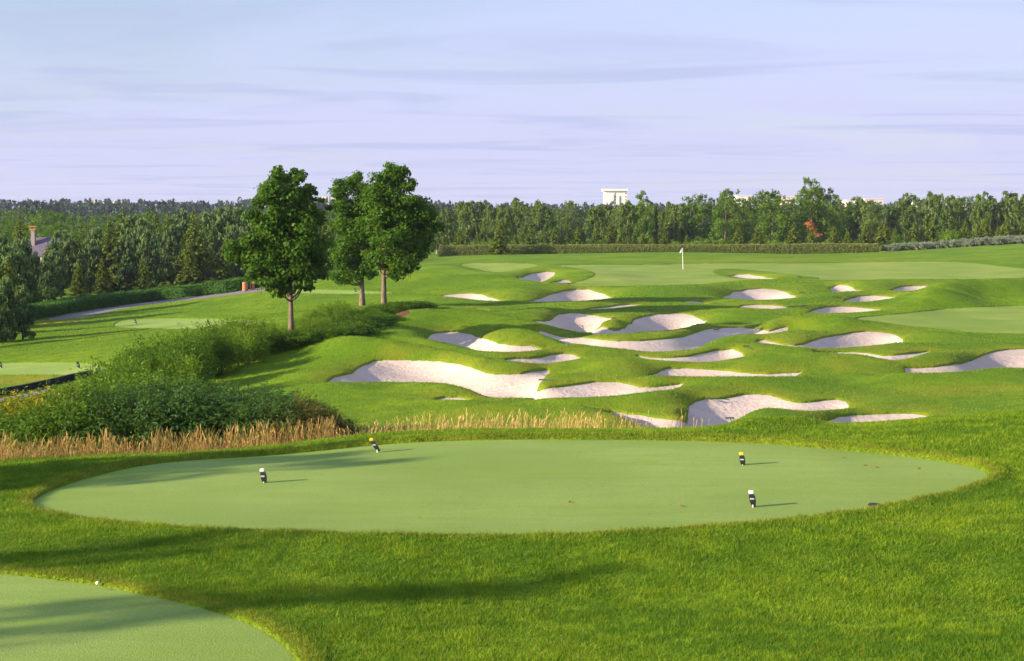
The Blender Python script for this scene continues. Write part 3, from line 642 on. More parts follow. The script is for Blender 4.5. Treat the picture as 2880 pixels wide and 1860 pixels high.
# dry turf above the lips and a few dry patches
E = np.array(EDGEPTS[::2]); dry = np.zeros(U.shape)
sub = (DD > 30) & (DD < 180) & (np.abs(U) < .43)
uu, ww = U[sub], WW[sub]; dmin_ = np.full(uu.shape, 9.0)
ng = 400; # coarse lookup
LU = np.linspace(-.43, .43, 400); LW = np.linspace(math.log(30), math.log(180), 400)
gq = np.stack(np.meshgrid(LU, LW), -1); eu, ew = E[:, 0], np.log(E[:, 1]); dl = np.full((400, 400), 9.0)
for a in range(len(E)): dl = np.minimum(dl, (gq[..., 0] - eu[a]) ** 2 + (gq[..., 1] - ew[a] - .006) ** 2)
dl = interp2(np.sqrt(dl), (ww - LW[0]) / (LW[1] - LW[0]), (uu - LU[0]) / (LU[1] - LU[0])) * np.exp(ww)
dry[sub] = np.clip(1 - dl / 1.6, 0, 1) ** 1.5 * .5
def patchd(px, py, ru, rw, amt):
    v = hit(px, py); d_ = ((U - v.x / v.y) / ru) ** 2 + ((WW - math.log(v.y)) / rw) ** 2; np.maximum(dry, amt * np.exp(-d_ * 1.5), out=dry)
for p in ((60, 885, .06, .03, .8), (110, 752, .03, .03, .9), (1750, 607, .10, .03, .6), (2150, 605, .12, .02, .35), (1960, 855, .03, .03, .4), (2250, 910, .08, .03, .5), (1000, 609, .03, .015, .9), (1040, 577, .05, .03, 1.0), (1800, 775, .03, .02, .5), (1500, 860, .05, .03, .4), (1350, 985, .09, .04, .6), (1100, 985, .08, .05, .5)): patchd(*p)
teed = np.exp(-((TEEM + .12) / .14) ** 2) * (DD < 31); dry = np.maximum(dry, teed * .45)
print('t dry', time.time() - T0)
ground = link('ground', submesh('ground', ~hole, GZ, M['ground'], {'dry': dry, 'bare': np.zeros(U.shape)}))
tag(ground, 'rolling green rough grass covering the whole course', 'ground', kind='structure')
for nm, sel, z, mt, lb, key in OVER:
    o = link(nm, submesh(nm, sel, z, M[mt])); tag(o, lb, {'sand': 'sand bunker'}.get(mt, ZL[key][3] if key in ZL else ''), kind='structure')
print('t ground', time.time() - T0)
HAZE = .00010
SHADE = [(-30, 10.2, 6.5, 1.1), (-33, 4.6, 11.5, .45), (-40, 5.2, 12.5, .45), (-30, 3.4, 8.5, .5), (-32, 15.2, 10, .9), (-41, 12.6, 12.5, .9), (-62, 30, 9, 1.2), (-70, 40, 10, 1.2), (-75, 52, 10, 1.2), (-80, 60, 10, 1.3), (-84, 72, 10, 1.3), (-90, 84, 10, 1.3), (-95, 95, 11, 1.3), (-66, 46, 8, 1), (-76, 66, 9, 1), (-80, 78, 9, 1)]
def interpdm(u, D):
    fi = np.interp(np.log(D), np.log(rows), np.arange(NR)); fj = np.interp(u, cols, np.arange(NC)); return TEEM[np.round(fi).astype(int), np.round(fj).astype(int)]
# ------------------------------------------------------------------ foliage
def unit(a): return a / (np.linalg.norm(a, axis=-1, keepdims=True) + 1e-9)
def cards(P, Nn, L, Wd, rg, dirs=None, fold=.18):
    """leaf shaped quads: centre P, facing Nn, length L, width Wd"""
    n = len(P); Nn = unit(Nn)
    d = rg.normal(size=(n, 3)) if dirs is None else dirs
    d = unit(d - Nn * (d * Nn).sum(1, keepdims=True)); s = np.cross(Nn, d)
    L = np.broadcast_to(L, n)[:, None]; Wd = np.broadcast_to(Wd, n)[:, None]
    V = np.stack([P - d * L * .5, P + s * Wd * .5 + d * L * .08 + Nn * Wd * fold, P + d * L * .5, P - s * Wd * .5 + d * L * .08 + Nn * Wd * fold], 1).reshape(-1, 3)
    F = np.arange(n * 4).reshape(-1, 4); return V, F
def crown_mesh(name, V, F, tint, mat_, tip=None):
    a = {'tint': np.repeat(tint, 4)}
    if tip is not None: a['tip'] = np.repeat(tip, 4)
    return mesh_np(name, V, F, [mat_], a)
def split_blobs(blobs, m, rg, f=.5):
    out = []
    for b in blobs:
        for _ in range(m):
            d = unit(rg.normal(size=3)) * rg.uniform(.45, .85); k = f * rg.uniform(.7, 1.25); out.append((b[0] + d[0] * b[3], b[1] + d[1] * b[4], b[2] + d[2] * b[5], b[3] * k, b[4] * k, b[5] * k * .85))
    return out
def blob_cards(blobs, n, L, Wd, rg, up=.35, rand=.55, inner=.2, drop=0):
    """blobs: (x,y,z,rx,ry,rz); leaves on their shells"""
    B = np.array(blobs, float); w = (B[:, 3] * B[:, 4] + B[:, 4] * B[:, 5]); w /= w.sum()
    k = rg.choice(len(B), n, p=w); d = unit(rg.normal(size=(n, 3)))
    rr = np.where(rg.random(n) < inner, rg.uniform(.3, .8, n), np.where(rg.random(n) < .42, rg.uniform(.55, 1.5, n), rg.uniform(.78, 1.08, n)) + .30 * np.maximum(0, np.sin(d[:, 0] * 11 + k * 3) * np.sin(d[:, 1] * 9 + k) * np.sin(d[:, 2] * 10 + 2 * k)) * rg.uniform(.5, 1.3, n) + .12 * np.sin(d[:, 0] * 7 + k) * np.sin(d[:, 1] * 6 + 2 * k))
    P = B[k, :3] + d * B[k, 3:] * rr[:, None]; P[:, 2] -= drop * rg.random(n) ** 2
    Nn = unit(d) + np.array([0, 0, up]) + rg.normal(size=(n, 3)) * rand
    bt = rg.random(len(B)); tint = np.clip(.18 + .48 * bt[k] + rg.normal(size=n) * .17 + .15 * d[:, 2], 0, 1)
    s = rg.uniform(.7, 1.3, n); return P, Nn, L * s, Wd * s, tint
def trunk_mesh(H, r0, rg, limbs=(), k=8, lean=.03, top=.97):
    mb = MB(); n = 9; ph = rg.uniform(0, 6)
    pts = [(math.sin(ph + i * .7) * lean * i / n * H * .2, math.cos(ph * 2 + i * .6) * lean * i / n * H * .2, H * top * i / (n - 1)) for i in range(n)]
    rad = [r0 * (1.35 if i == 0 else 1) * (1 - .86 * i / (n - 1)) for i in range(n)]; mb.tube(pts, rad, k)
    for (z, e) in limbs:
        f = z / (H * top) * (n - 1); i = min(int(f), n - 2); q = f - i; a = np.array(pts[i]) * (1 - q) + np.array(pts[i + 1]) * q
        e = np.array(e, float); m1 = a + (e - a) * .35 + np.array([0, 0, -.04 * H * .3]); m2 = a + (e - a) * .7 + np.array([0, 0, .01 * H])
        r = r0 * (1 - .8 * z / H) * .42; mb.tube([tuple(a), tuple(m1), tuple(m2), tuple(e)], [r, r * .75, r * .5, r * .2], 5, cap=False)
    return mb
def pile(name, root_name, H, r0, blobs, n, L, Wd, leaf, bark, seed, drop=0, up=.35, rand=.55, nl=12, trunkH=.85, inner=.2):
    rg = np.random.default_rng(seed)
    root = empty(root_name); B = sorted(blobs, key=lambda b: b[2])
    pick = [B[i] for i in np.linspace(0, len(B) - 1, min(nl, len(B))).astype(int)]
    limbs = [(max(.12 * H, min(b[2] - math.hypot(b[0], b[1]) * .8, H * .8)), b[:3]) for b in pick]
    kid('trunk', trunk_mesh(H * trunkH, r0, rg, limbs).me('trunk', bark, True), root)
    P, Nn, l, w, tint = blob_cards(split_blobs(blobs, 4, rg, .52), n, L, Wd, rg, up, rand, inner, drop)
    V, F = cards(P, Nn, l, w, rg); kid('crown', crown_mesh('crown', V, F, tint, leaf), root)
    return root
def env_blobs(H, cb, R_, env, n, rg, rf=.42, flat=1.0, jit_=.25):
    out = []
    for i in range(n):
        q = (i + .5) / n; z = cb + (H - cb) * q; e = R_ * env(q); a = i * 2.4 + rg.uniform(-.5, .5); rr = e * rg.uniform(.35, .72)
        r = max(e * rf * rg.uniform(.8, 1.25), R_ * .16)
        out.append((math.cos(a) * rr, math.sin(a) * rr, min(z, H - r * flat * .8), r, r, r * flat))
    return out
HIDE = []            # prototypes, removed once copied
def proto_broad(seed, H=10, leaf='broad', n=3600, R_=2.6, cb=.8, sz=.30, name='broadleaf_tree', bark='bark'):
    rg = np.random.default_rng(seed); env = lambda q: (1 - abs(q - .42) ** 1.7 * 1.9) * .95 + .08
    b = env_blobs(H, cb, R_, env, 22, rg)
    b += [(rg.normal() * R_ * .25, rg.normal() * R_ * .25, H - rg.uniform(.2, 1.1), .35, .35, .6) for _ in range(4)]
    return pile(name, name, H, .18, b, n, sz, sz * .62, M[leaf], M[bark], seed)
def proto_birch(seed, H=10):
    rg = np.random.default_rng(seed); root = empty('birch_tree'); env = lambda q: .35 + .75 * math.sin(math.pi * min(1, q * .9 + .12)) ** .8
    b = env_blobs(H, H * .2, 1.7, env, 13, rg, .40, 1.5)
    limbs = [(max(.3, q[2] - 1.2), q[:3]) for q in b]
    kid('trunk', trunk_mesh(H * .93, .11, rg, limbs, 6).me('trunk', M['bark_birch'], True), root)
    P, Nn, l, w, t1 = blob_cards(split_blobs(b, 3, rg, .55), 1700, .42, .22, rg, .3, .7, .25)
    # hanging strands
    m = 150; k = rg.integers(0, len(b), m); B = np.array(b)[k]; d = unit(rg.normal(size=(m, 3)) * [1, 1, .4]); s0 = B[:, :3] + d * B[:, 3:] * .9
    ln = rg.uniform(.8, 2.4, m); j = np.arange(14)[None] / 14; SP = s0[:, None] + np.stack([d[:, 0:1] * j * .3, d[:, 1:2] * j * .3, -ln[:, None] * j], -1) + rg.normal(size=(m, 14, 3)) * .05
    SP = SP.reshape(-1, 3); SP[:, 2] = np.maximum(SP[:, 2], .8); sn = rg.normal(size=SP.shape) * [1, 1, .2]; dr = np.tile([0, 0, -1.], (len(SP), 1)) + rg.normal(size=SP.shape) * .25
    V1, F1 = cards(P, Nn, l, w, rg); V2, F2 = cards(SP, sn, .42, .15, rg, dr)
    t2 = np.clip(.5 + rg.normal(size=len(SP)) * .2, 0, 1)
    kid('crown', crown_mesh('crown', np.concatenate([V1, V2]), np.concatenate([F1, F2 + len(V1)]), np.concatenate([t1, t2]), M['birch']), root); return root
def proto_spruce(seed, H=6, R_=1.5, n=2600, leaf='spruce', sz=.34, name='spruce_tree', bark='bark_dark'):
    rg = np.random.default_rng(seed); root = empty(name)
    kid('trunk', trunk_mesh(H, .11 * H / 6, rg, (), 6, .01, 1.0).me('trunk', M[bark], True), root)
    nb = 150; zb = H * (.05 + .93 * np.linspace(0, 1, nb) ** 1.0); az = np.arange(nb) * 2.4 + rg.normal(size=nb) * .3
    ln = R_ * (1 - zb / H) ** .85 * rg.uniform(.72, 1.15, nb) + .06
    k = rg.choice(nb, n, p=ln ** 1.2 / (ln ** 1.2).sum()); q = rg.random(n) ** .6
    r = ln[k] * q; a = az[k] + rg.normal(size=n) * .22 * (1.1 - q)
    P = np.stack([np.cos(a) * r, np.sin(a) * r, zb[k] - r * .22 + .14 * r * q + rg.normal(size=n) * .05], 1)
    dirs = np.stack([np.cos(a), np.sin(a), np.full(n, -.25)], 1) + rg.normal(size=(n, 3)) * .35
    Nn = np.stack([np.cos(a) * .8, np.sin(a) * .8, np.full(n, .6)], 1) + rg.normal(size=(n, 3)) * .45
    s = sz * 1.3 * rg.uniform(.6, 1.2, n) * (.5 + .5 * ln[k] / R_); V, F = cards(P, Nn, s, s * .48, rg, dirs)
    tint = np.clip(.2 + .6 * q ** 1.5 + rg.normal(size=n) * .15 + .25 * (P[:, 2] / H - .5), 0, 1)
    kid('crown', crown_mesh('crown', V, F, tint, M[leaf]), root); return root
def proto_pine(seed, H=7, R_=1.9, n=4200):
    rg = np.random.default_rng(seed); root = empty('pine_tree'); env = lambda q: .35 + .75 * (1 - abs(q - .35) ** 1.6 * 1.9)
    b = env_blobs(H, .5, R_, env, 24, rg, .36)
    kid('trunk', trunk_mesh(H * .92, .12, rg, [(max(.3, q[2] - .5), q[:3]) for q in b[::2]], 6).me('trunk', M['bark_dark'], True), root)
    P, Nn, l, w, tint = blob_cards(split_blobs(b, 4, rg, .5), n, .36, .17, rg, .2, .8, .2)
    dirs = unit(P - np.array([0, 0, H * .3])) * .6 + np.array([0, 0, .75]) + rg.normal(size=P.shape) * .35
    m = 260; kk = rg.integers(0, len(b), m); d = unit(np.abs(rg.normal(size=(m, 3))) * [1, 1, 1.2] * rg.choice([-1, 1], (m, 3)) ** [1, 1, 2]); c0 = np.array(b)[kk]
    S0 = c0[:, :3] + d * c0[:, 3:] * .95; SP = (S0[:, None] + np.array([0, 0, 1.])[None, None] * (np.arange(4) * .11)[None, :, None]).reshape(-1, 3) + rg.normal(size=(m * 4, 3)) * .03
    V1, F1 = cards(P, Nn, l, w, rg, dirs); V2, F2 = cards(SP, rg.normal(size=SP.shape) * [1, 1, .1], .26, .12, rg, np.tile([0, 0, 1.], (len(SP), 1)))
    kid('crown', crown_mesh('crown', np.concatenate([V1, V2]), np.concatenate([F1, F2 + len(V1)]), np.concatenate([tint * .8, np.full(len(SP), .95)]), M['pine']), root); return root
def proto_shrub(seed, leaf, n=5200, H=1.8, R_=1.5, sz=.10, spiky=.35, name='shrub', drop=0):
    rg = np.random.default_rng(seed); root = empty(name)
    mb = MB(); b = []
    for i in range(20):
        a = i * 2.4 + rg.uniform(-.4, .4); q = math.sqrt((i + .5) / 20); r = q * R_ * .82; z = H * (1 - .55 * q ** 2.2) * rg.uniform(.62, .86)
        b.append((math.cos(a) * r, math.sin(a) * r, z * .8, .36 * R_ * .8, .36 * R_ * .8, .30 * H))
        mb.tube([(math.cos(a) * r * .1, math.sin(a) * r * .1, 0), (math.cos(a) * r * .5, math.sin(a) * r * .5, z * .5), (math.cos(a) * r, math.sin(a) * r, z * .95)], [.02, .015, .006], 4, cap=False)
    kid('stem', mb.me('stem', M['bark_dark']), root)
    P, Nn, l, w, tint = blob_cards(split_blobs(b, 3, rg, .6), int(n * .66), sz, sz * .5, rg, .45, .6, .12, drop); P[:, 2] = np.maximum(P[:, 2], .03)
    # arching shoots that break the outline
    m = int(n * .34) // 14; kk = rg.integers(0, len(b), m); B = np.array(b)[kk]; d = unit(rg.normal(size=(m, 3)) * [1, 1, .5] + [0, 0, .75]); s0 = B[:, :3] + d * B[:, 3:] * .85
    j = (np.arange(14) / 13)[None, :, None]; ln = (rg.uniform(.2, .62, m) * H * spiky * 1.8)[:, None, None]
    SP = s0[:, None] + d[:, None] * ln * j + np.array([0, 0, -1.])[None, None] * ln * .45 * j ** 2
    side = unit(np.cross(d, [0, 0, 1.]))[:, None] * np.where(np.arange(14) % 2 == 0, 1, -1)[None, :, None] * sz * .45
    SP = (SP + side).reshape(-1, 3); dr = np.repeat(d, 14, 0) * .5 + np.tile(side, (1, 1, 1)).reshape(-1, 3) / sz; sn = np.array([0, 0, 1.]) + rg.normal(size=SP.shape) * .35
    SP[:, 2] = np.maximum(SP[:, 2], .03)
    V1, F1 = cards(P, Nn, l, w, rg); V2, F2 = cards(SP, sn, sz * 1.05, sz * .42, rg, dr)
    kid('foliage', crown_mesh('foliage', np.concatenate([V1, V2]), np.concatenate([F1, F2 + len(V1)]), np.concatenate([tint, np.clip(.65 + rg.normal(size=len(SP)) * .2, 0, 1)]), M[leaf]), root); return root
ORD = ['first', 'second', 'third', 'fourth', 'fifth', 'sixth', 'seventh', 'eighth', 'ninth', 'tenth', 'eleventh', 'twelfth', 'thirteenth', 'fourteenth', 'fifteenth', 'sixteenth', 'seventeenth', 'eighteenth', 'nineteenth']
TENS = ['twenty', 'thirty', 'forty', 'fifty', 'sixty', 'seventy']
def ordn(i):
    if i < 19: return ORD[i]
    t, u = divmod(i + 1, 10); return ({2: 'twentieth', 3: 'thirtieth', 4: 'fortieth', 5: 'fiftieth', 6: 'sixtieth', 7: 'seventieth'}[t] if u == 0 else TENS[t - 2] + '-' + ORD[u - 1])
class Herd:
    """copies of a few prototypes, all of one group; labels name the place in the row from the left"""
    def __init__(s, protos, H0, cat, group, text): s.pr, s.H0, s.cat, s.group, s.text, s.items = protos, H0, cat, group, text, []
    def add(s, px, D, ytop, wid=1.0, label=None, pi=None, Hmin=.3):
        p = atd(px, D); t = float(ray(px, ytop)[1]); H = max(Hmin, CAMZ - D * t - p.z)
        s.items.append((px, p, H, wid, label, pi)); return p, H
    def build(s):
        vis = [it for it in s.items]; vis.sort(key=lambda i: i[0]); n = 0; no = -1
        for px, p, H, wid, label, pi in vis:
            i = pi if pi is not None else int(rng.integers(len(s.pr))); pr = s.pr[i]; sc = H / s.H0[i]
            inframe = -8 < px < 2395
            if label is None:
                if inframe: label = s.text.format(ordn(n)); n += 1
                else: no += 1; label = s.text.format(ordn(no) + ' unseen').split(' in the ')[0].split(' from the ')[0] + (' beyond the left edge of the picture' if px < 0 else ' beyond the right edge of the picture')
            copy_tree(pr, (p.x, p.y, p.z - .04 * sc), rng.uniform(0, 6.28), (sc * wid, sc * wid, sc), label)
            o = COL.objects[-1] if False else None
def finish(pr):
    for r in pr:
        for c in KIDS.pop(r.name, []): bpy.data.objects.remove(c)
        bpy.data.objects.remove(r)
def setp(protos, cat, group):
    for p in protos: tag(p, 'x', cat, group)
# --- maples: crown clumps traced in the picture, given depth
def maple(bx, by, D, ytop, clumps, seed, r0, label, n=15000):
    rg = np.random.default_rng(seed); p = atd(bx, D); k = PS * D / FOC
    def loc(x, y): u, t = ray(x, y); return float(u) * D - p.x, CAMZ - D * float(t) - p.z
    cx = np.mean([c[0] for c in clumps]); R_ = (max(c[0] for c in clumps) - min(c[0] for c in clumps)) / 2 * k + .2
    blobs = []
    for (x, y, r) in clumps:
        lx, lz = loc(x, y); r_ = r * k; dd = math.sqrt(max(.1, R_ ** 2 - ((x - cx) * k) ** 2)) * .8
        for sgn in (-1, 0, 1): blobs.append((lx + rg.normal() * .16, sgn * dd * rg.uniform(.5, 1) + rg.normal() * .15, lz + rg.normal() * .12, r_ * rg.uniform(.75, 1.05), r_ * rg.uniform(.8, 1.1), r_ * rg.uniform(.65, .9)))
    H = loc(bx, ytop)[1]; root = empty('maple_tree', tuple(p))
    z1 = loc(bx, max(c[1] + c[2] * .3 for c in clumps))[1]
    limbs = [(max(z1 * .8, b[2] - .55 * math.hypot(b[0], b[1]) - .2), b[:3]) for b in blobs[::2]]
    kid('trunk', trunk_mesh(H, r0, rg, limbs, 10, .02, .9).me('trunk', M['bark'], True), root)
    P, Nn, l, w, tint = blob_cards(split_blobs([b[:3] + (b[3] * 1.06, b[4] * 1.06, b[5] * 1.06) for b in blobs], 5, rg, .66), int(n * 1.3), .155, .13, rg, .35, .5, .14)
    V, F = cards(P, Nn, l, w, rg, fold=.12); kid('crown', crown_mesh('crown', V, F, tint, M['maple']), root)
    return tag(root, label, 'maple tree', 'young maples beside the shrub bank')
maple(675, 768, 62, 392, [(650,408,16),(672,420,22),(690,412,15),(635,440,22),(655,458,26),(692,452,24),(712,440,12),(618,472,20),(640,500,30),(690,495,30),(718,478,16),(607,505,18),(625,540,30),(668,545,34),(712,530,28),(600,565,24),(575,590,24),(560,612,18),(610,600,32),(655,600,34),(700,590,34),(735,570,24),(750,600,22),(590,635,22),(630,645,28),(680,645,30),(725,635,26),(705,668,14),(660,672,14),(652,680,8),(722,664,10),(740,480,9),(745,455,7)], 11, .12, 'leftmost maple, standing alone in front of the path with a low wide crown', 23000)
maple(842, 702, 84, 400, [(835,415,16),(812,430,20),(840,450,24),(795,450,18),(862,470,24),(815,485,26),(785,475,14),(850,510,30),(800,525,26),(875,560,30),(830,560,32),(790,575,22),(815,605,26),(855,610,24),(795,640,16),(830,632,18),(780,650,9),(855,640,12)], 12, .15, 'middle maple, half hidden behind the rightmost maple', 15000)
maple(893, 724, 76, 380, [(908,395,16),(932,398,14),(893,415,20),(922,425,26),(948,430,14),(885,450,24),(915,465,30),(950,465,26),(972,465,12),(990,490,20),(880,495,28),(920,510,34),(960,510,30),(1000,530,16),(880,545,30),(925,555,34),(968,555,30),(995,505,16),(895,590,24),(940,600,30),(975,590,20),(865,600,16),(960,620,14),(915,620,16),(880,620,10)], 13, .15, 'rightmost and tallest maple, standing in the red bark mulch', 19000)
t0v = time.time()
# --- tree line on the right
sky_line = np.array([(990,474),(1040,471),(1080,466),(1130,464),(1160,461),(1230,461),(1300,465),(1340,461),(1390,468),(1405,475),(1440,474),(1460,462),(1480,455),(1500,444),(1525,462),(1550,470),(1600,458),(1640,448),(1680,440),(1720,445),(1780,440),(1830,455),(1870,425),(1892,415),(1930,440),(1965,468),(2000,452),(2030,462),(2050,468),(2090,448),(2150,445),(2205,446),(2262,450),(2310,444),(2385,440),(2500,446),(2700,440)])
yl = lambda x: float(np.interp(x, sky_line[:, 0], sky_line[:, 1]))
birch = [proto_birch(100 + i) for i in range(5)]; broad = [proto_broad(200 + i) for i in range(4)] + [proto_broad(210, leaf='birch', n=3000, R_=2.9)]
setp(birch, 'birch tree', 'birches in the tree line behind the far hedge'); setp(broad, 'broadleaf tree', 'broadleaf trees in the tree line behind the far hedge')
HB = Herd(birch, [10] * 5, '', '', '{} weeping birch from the left in the tree line behind the far hedge')
HL = Herd(broad, [10] * 5, '', '', '{} full green broadleaf tree from the left in the tree line behind the far hedge')
x = 985.0
while x < 2720:
    D = 262 + rng.uniform(-14, 14); top = yl(x) + rng.choice([0, 1, 3, 8, 14, 20]) * rng.uniform(.7, 1.2)
    if 1592 < x < 2010: HL.add(x, D, top + 2, rng.uniform(.9, 1.25)); x += rng.uniform(20, 30)
    else:
        if rng.random() < .22: HL.add(x, D, top + 4, rng.uniform(.9, 1.3), None, 4)
        else: HB.add(x, D, top, rng.uniform(1.15, 1.75))
        x += rng.uniform(17, 34)
HL.add(1498, 250, 444, .8, 'tall open-crowned tree just right of the white tower'); HL.add(1890, 248, 414, 1.0, 'tallest tree of the far tree line, rising over its broadleaf part')
HL.add(1800, 244, 442, 1.2, 'wide bright tree left of the tallest tree of the far tree line'); HL.add(1690, 246, 440, 1.1, 'rounded tree at the left end of the broadleaf part of the far tree line')
HB.build(); HL.build()
back = [proto_broad(230 + i, leaf='farwood', n=2600, name='dark_tree') for i in range(3)]; setp(back, 'tree', 'dark trees behind the birches of the far tree line')
HK = Herd(back, [10] * 3, '', '', '{} dark tree from the left in the back row behind the far birches')
x = 975.0
while x < 2720:
    HK.add(x, 310 + rng.uniform(-12, 25), yl(x) + rng.uniform(14, 40), 1.2); x += rng.uniform(26, 40)
HK.build()
spr = [proto_spruce(300 + i, R_=1.7) for i in range(4)]; setp(spr, 'spruce tree', 'young spruces behind the far hedge')
HS = Herd(spr, [6] * 4, '', '', '{} young spruce from the left in the row behind the far hedge')
for x, y in [(1035,548),(1071,535),(1112,545),(1200,548),(1234,533),(1262,545),(1292,531),(1320,548),(1346,530),(1385,540),(1420,528),(1447,533),(1475,550),(1498,545),(1520,552),(1549,538),(1600,550),(1721,528),(1765,525),(1849,520),(1890,530),(1943,527),(1975,540),(2015,525),(2058,513),(2085,535),(2130,520),(2171,505),(2249,515),(2275,530),(2296,508),(2325,530),(2346,505),(2383,508),(2440,510),(2500,515)]:
    HS.add(x, 216 + rng.uniform(-4, 4), y - 4, rng.uniform(1.2, 1.5))
HS.add(1164, 200, 512, 1.25, 'bright spruce standing in front of the clipped far hedge'); HS.build()
fsh = [proto_shrub(330 + i, 'shrub_bright', 2200, 2.6, 2.0, .26, .3) for i in range(2)] + [proto_shrub(333, 'shrub', 2200, 2.6, 2.0, .26, .3)]; setp(fsh, 'shrub', 'large shrubs behind the far hedge')
HF = Herd(fsh, [2.6] * 3, '', '', '{} large shrub from the left behind the far hedge')
for x, y, w in [(1108,556,.9),(1140,552,.9),(1180,556,.9),(1262,560,.8),(1405,556,.9),(1573,556,.9),(1635,548,1.2),(1668,552,1.1),(1700,556,1),(1810,552,1.2),(1925,556,1),(1999,556,.8),(2093,544,.8),(2212,526,.75),(2236,535,.7),(2130,556,.8)]: HF.add(x, 213, y, w)
HF.build()
dead = pile('d', 'dead_tree', 5, .1, [(0, 0, 3.6, .9, .9, .7), (.7, 0, 2.9, .6, .6, .5), (-.6, 0, 4.3, .5, .5, .5)], 420, .3, .15, M['dead'], M['bark_dark'], 5)
p = atd(1893, 232); dead.location = p; sc = (CAMZ - 232 * float(ray(1893, 508)[1]) - p.z) / 5; dead.scale = (sc,) * 3
tag(dead, 'small dead tree with orange brown leaves below the tallest far tree', 'dead tree')
# silver shrubs at the right end of the hedge
sil = [proto_shrub(340 + i, 'silver', 2400, 1.5, 1.3, .17, .3, 'silver_shrub') for i in range(2)]; setp(sil, 'silver shrub', 'silvery shrubs at the right end of the far hedge')
HV = Herd(sil, [1.5] * 2, '', '', '{} silvery shrub from the left in the row right of the far hedge')
for x in range(2078, 2480, 17): HV.add(x, 204 + rng.uniform(-1, 1), float(np.interp(x, [2070, 2150, 2250, 2385], [566, 562, 554, 544])) + rng.uniform(-2, 2), 1.15)
HV.build()
# --- hedges: a clipped body of leaves following a line of ground points
def hedge(name, pts, wid, hgt, leaf, L, dens, label, seed, group=None):
    rg = np.random.default_rng(seed); P = np.array([tuple(p) for p in pts]); H = np.array(hgt) if np.ndim(hgt) else np.full(len(P), hgt)
    seg = np.linalg.norm(np.diff(P[:, :2], axis=0), axis=1); cum = np.concatenate([[0], np.cumsum(seg)]); tot = cum[-1]
    n = int(tot * (wid + 2 * H.mean()) * dens); s = rg.random(n) * tot
    c = np.stack([np.interp(s, cum, P[:, i]) for i in range(3)], 1); h = np.interp(s, cum, H)
    dr = np.stack([np.interp(s + .3, cum, P[:, i]) - np.interp(s - .3, cum, P[:, i]) for i in range(2)], 1); dr = dr / (np.linalg.norm(dr, axis=1, keepdims=True) + 1e-9); sd_ = np.stack([-dr[:, 1], dr[:, 0]], 1)
    h = h * (1 + .10 * (vnoise(s * .5, s * 0, seed) - .5) + .05 * (vnoise(s * 2, s * 0 + 3, seed) - .5)); per = wid + 2 * H.mean(); q = rg.random(n) * per
    top = q < wid; off = np.where(top, q - wid / 2, np.where(q < wid + H.mean(), wid / 2, -wid / 2)); zz = np.where(top, h, h * rg.random(n))
    rn = rg.normal(size=n) * .05; rd = np.minimum(1, (h - zz) / .25 + .55)
    off = off * np.where(top, 1, rd) + np.where(top, 0, rn)
    V = np.stack([c[:, 0] + sd_[:, 0] * off, c[:, 1] + sd_[:, 1] * off, c[:, 2] + zz + np.where(top, rn, 0)], 1)
    Nn = np.where(top[:, None], np.array([0, 0, 1.]), np.concatenate([sd_ * np.sign(off)[:, None], np.zeros((n, 1))], 1)) + rg.normal(size=(n, 3)) * .5
    k = rg.uniform(.7, 1.3, n); Vv, F = cards(V, Nn, L * k, L * .55 * k, rg)
    tint = np.clip(.42 + .45 * zz / h * np.where(top, 1.1, .6) + rg.normal(size=n) * .17, 0, 1)  # lit top and shaded lower part put into the leaf colour by height
    # dark woody core so that no light passes
    m = 60; ss = np.linspace(0, tot, m); cc = np.stack([np.interp(ss, cum, P[:, i]) for i in range(3)], 1); hh = np.interp(ss, cum, H) * .78
    d2 = np.gradient(cc[:, :2], axis=0); d2 /= np.linalg.norm(d2, axis=1, keepdims=True); s2 = np.stack([-d2[:, 1], d2[:, 0]], 1) * wid * .30
    rings = np.stack([np.concatenate([cc[:, :2] + a * s2, (cc[:, 2] + b * hh)[:, None]], 1) for a, b in ((-1, -.1), (-1, 1), (1, 1), (1, -.1))], 1).reshape(-1, 3)
    FF = np.array([[i * 4 + j, i * 4 + j + 1, i * 4 + 5 + j, i * 4 + 4 + j] for i in range(m - 1) for j in range(3)] + [[0, 1, 2, 3], [m * 4 - 4, m * 4 - 3, m * 4 - 2, m * 4 - 1]])
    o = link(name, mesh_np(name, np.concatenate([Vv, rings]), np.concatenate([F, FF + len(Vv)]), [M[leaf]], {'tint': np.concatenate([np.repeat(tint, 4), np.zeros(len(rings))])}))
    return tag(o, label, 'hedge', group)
hx = np.arange(1022, 2071, 25.0); hp = [atd(a, 203) for a in hx]
hh_ = [max(.9, CAMZ - 203 * float(ray(a, float(np.interp(a, [1022, 1070, 1500, 2070], [573, 572, 571, 569])))[1]) - q.z) for a, q in zip(hx, hp)]
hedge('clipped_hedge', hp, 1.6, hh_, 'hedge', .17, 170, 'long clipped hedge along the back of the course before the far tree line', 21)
lh = [hit(a, b, 60) for a, b in [(60,752),(105,742),(150,733),(200,725),(250,717),(300,710),(350,703),(400,697),(450,692),(505,685),(560,678),(600,671),(660,661),(720,651),(755,642)]]
lh = [q + Vector((-.8, 1.6, 0)) for q in lh]; lh = [Vector((q.x, q.y, zat(q.x, q.y))) for q in lh]
hedge('path_hedge', lh, 2.0, .95, 'hedge_side', .14, 200, 'low dark green hedge running along the far side of the grey path', 22)
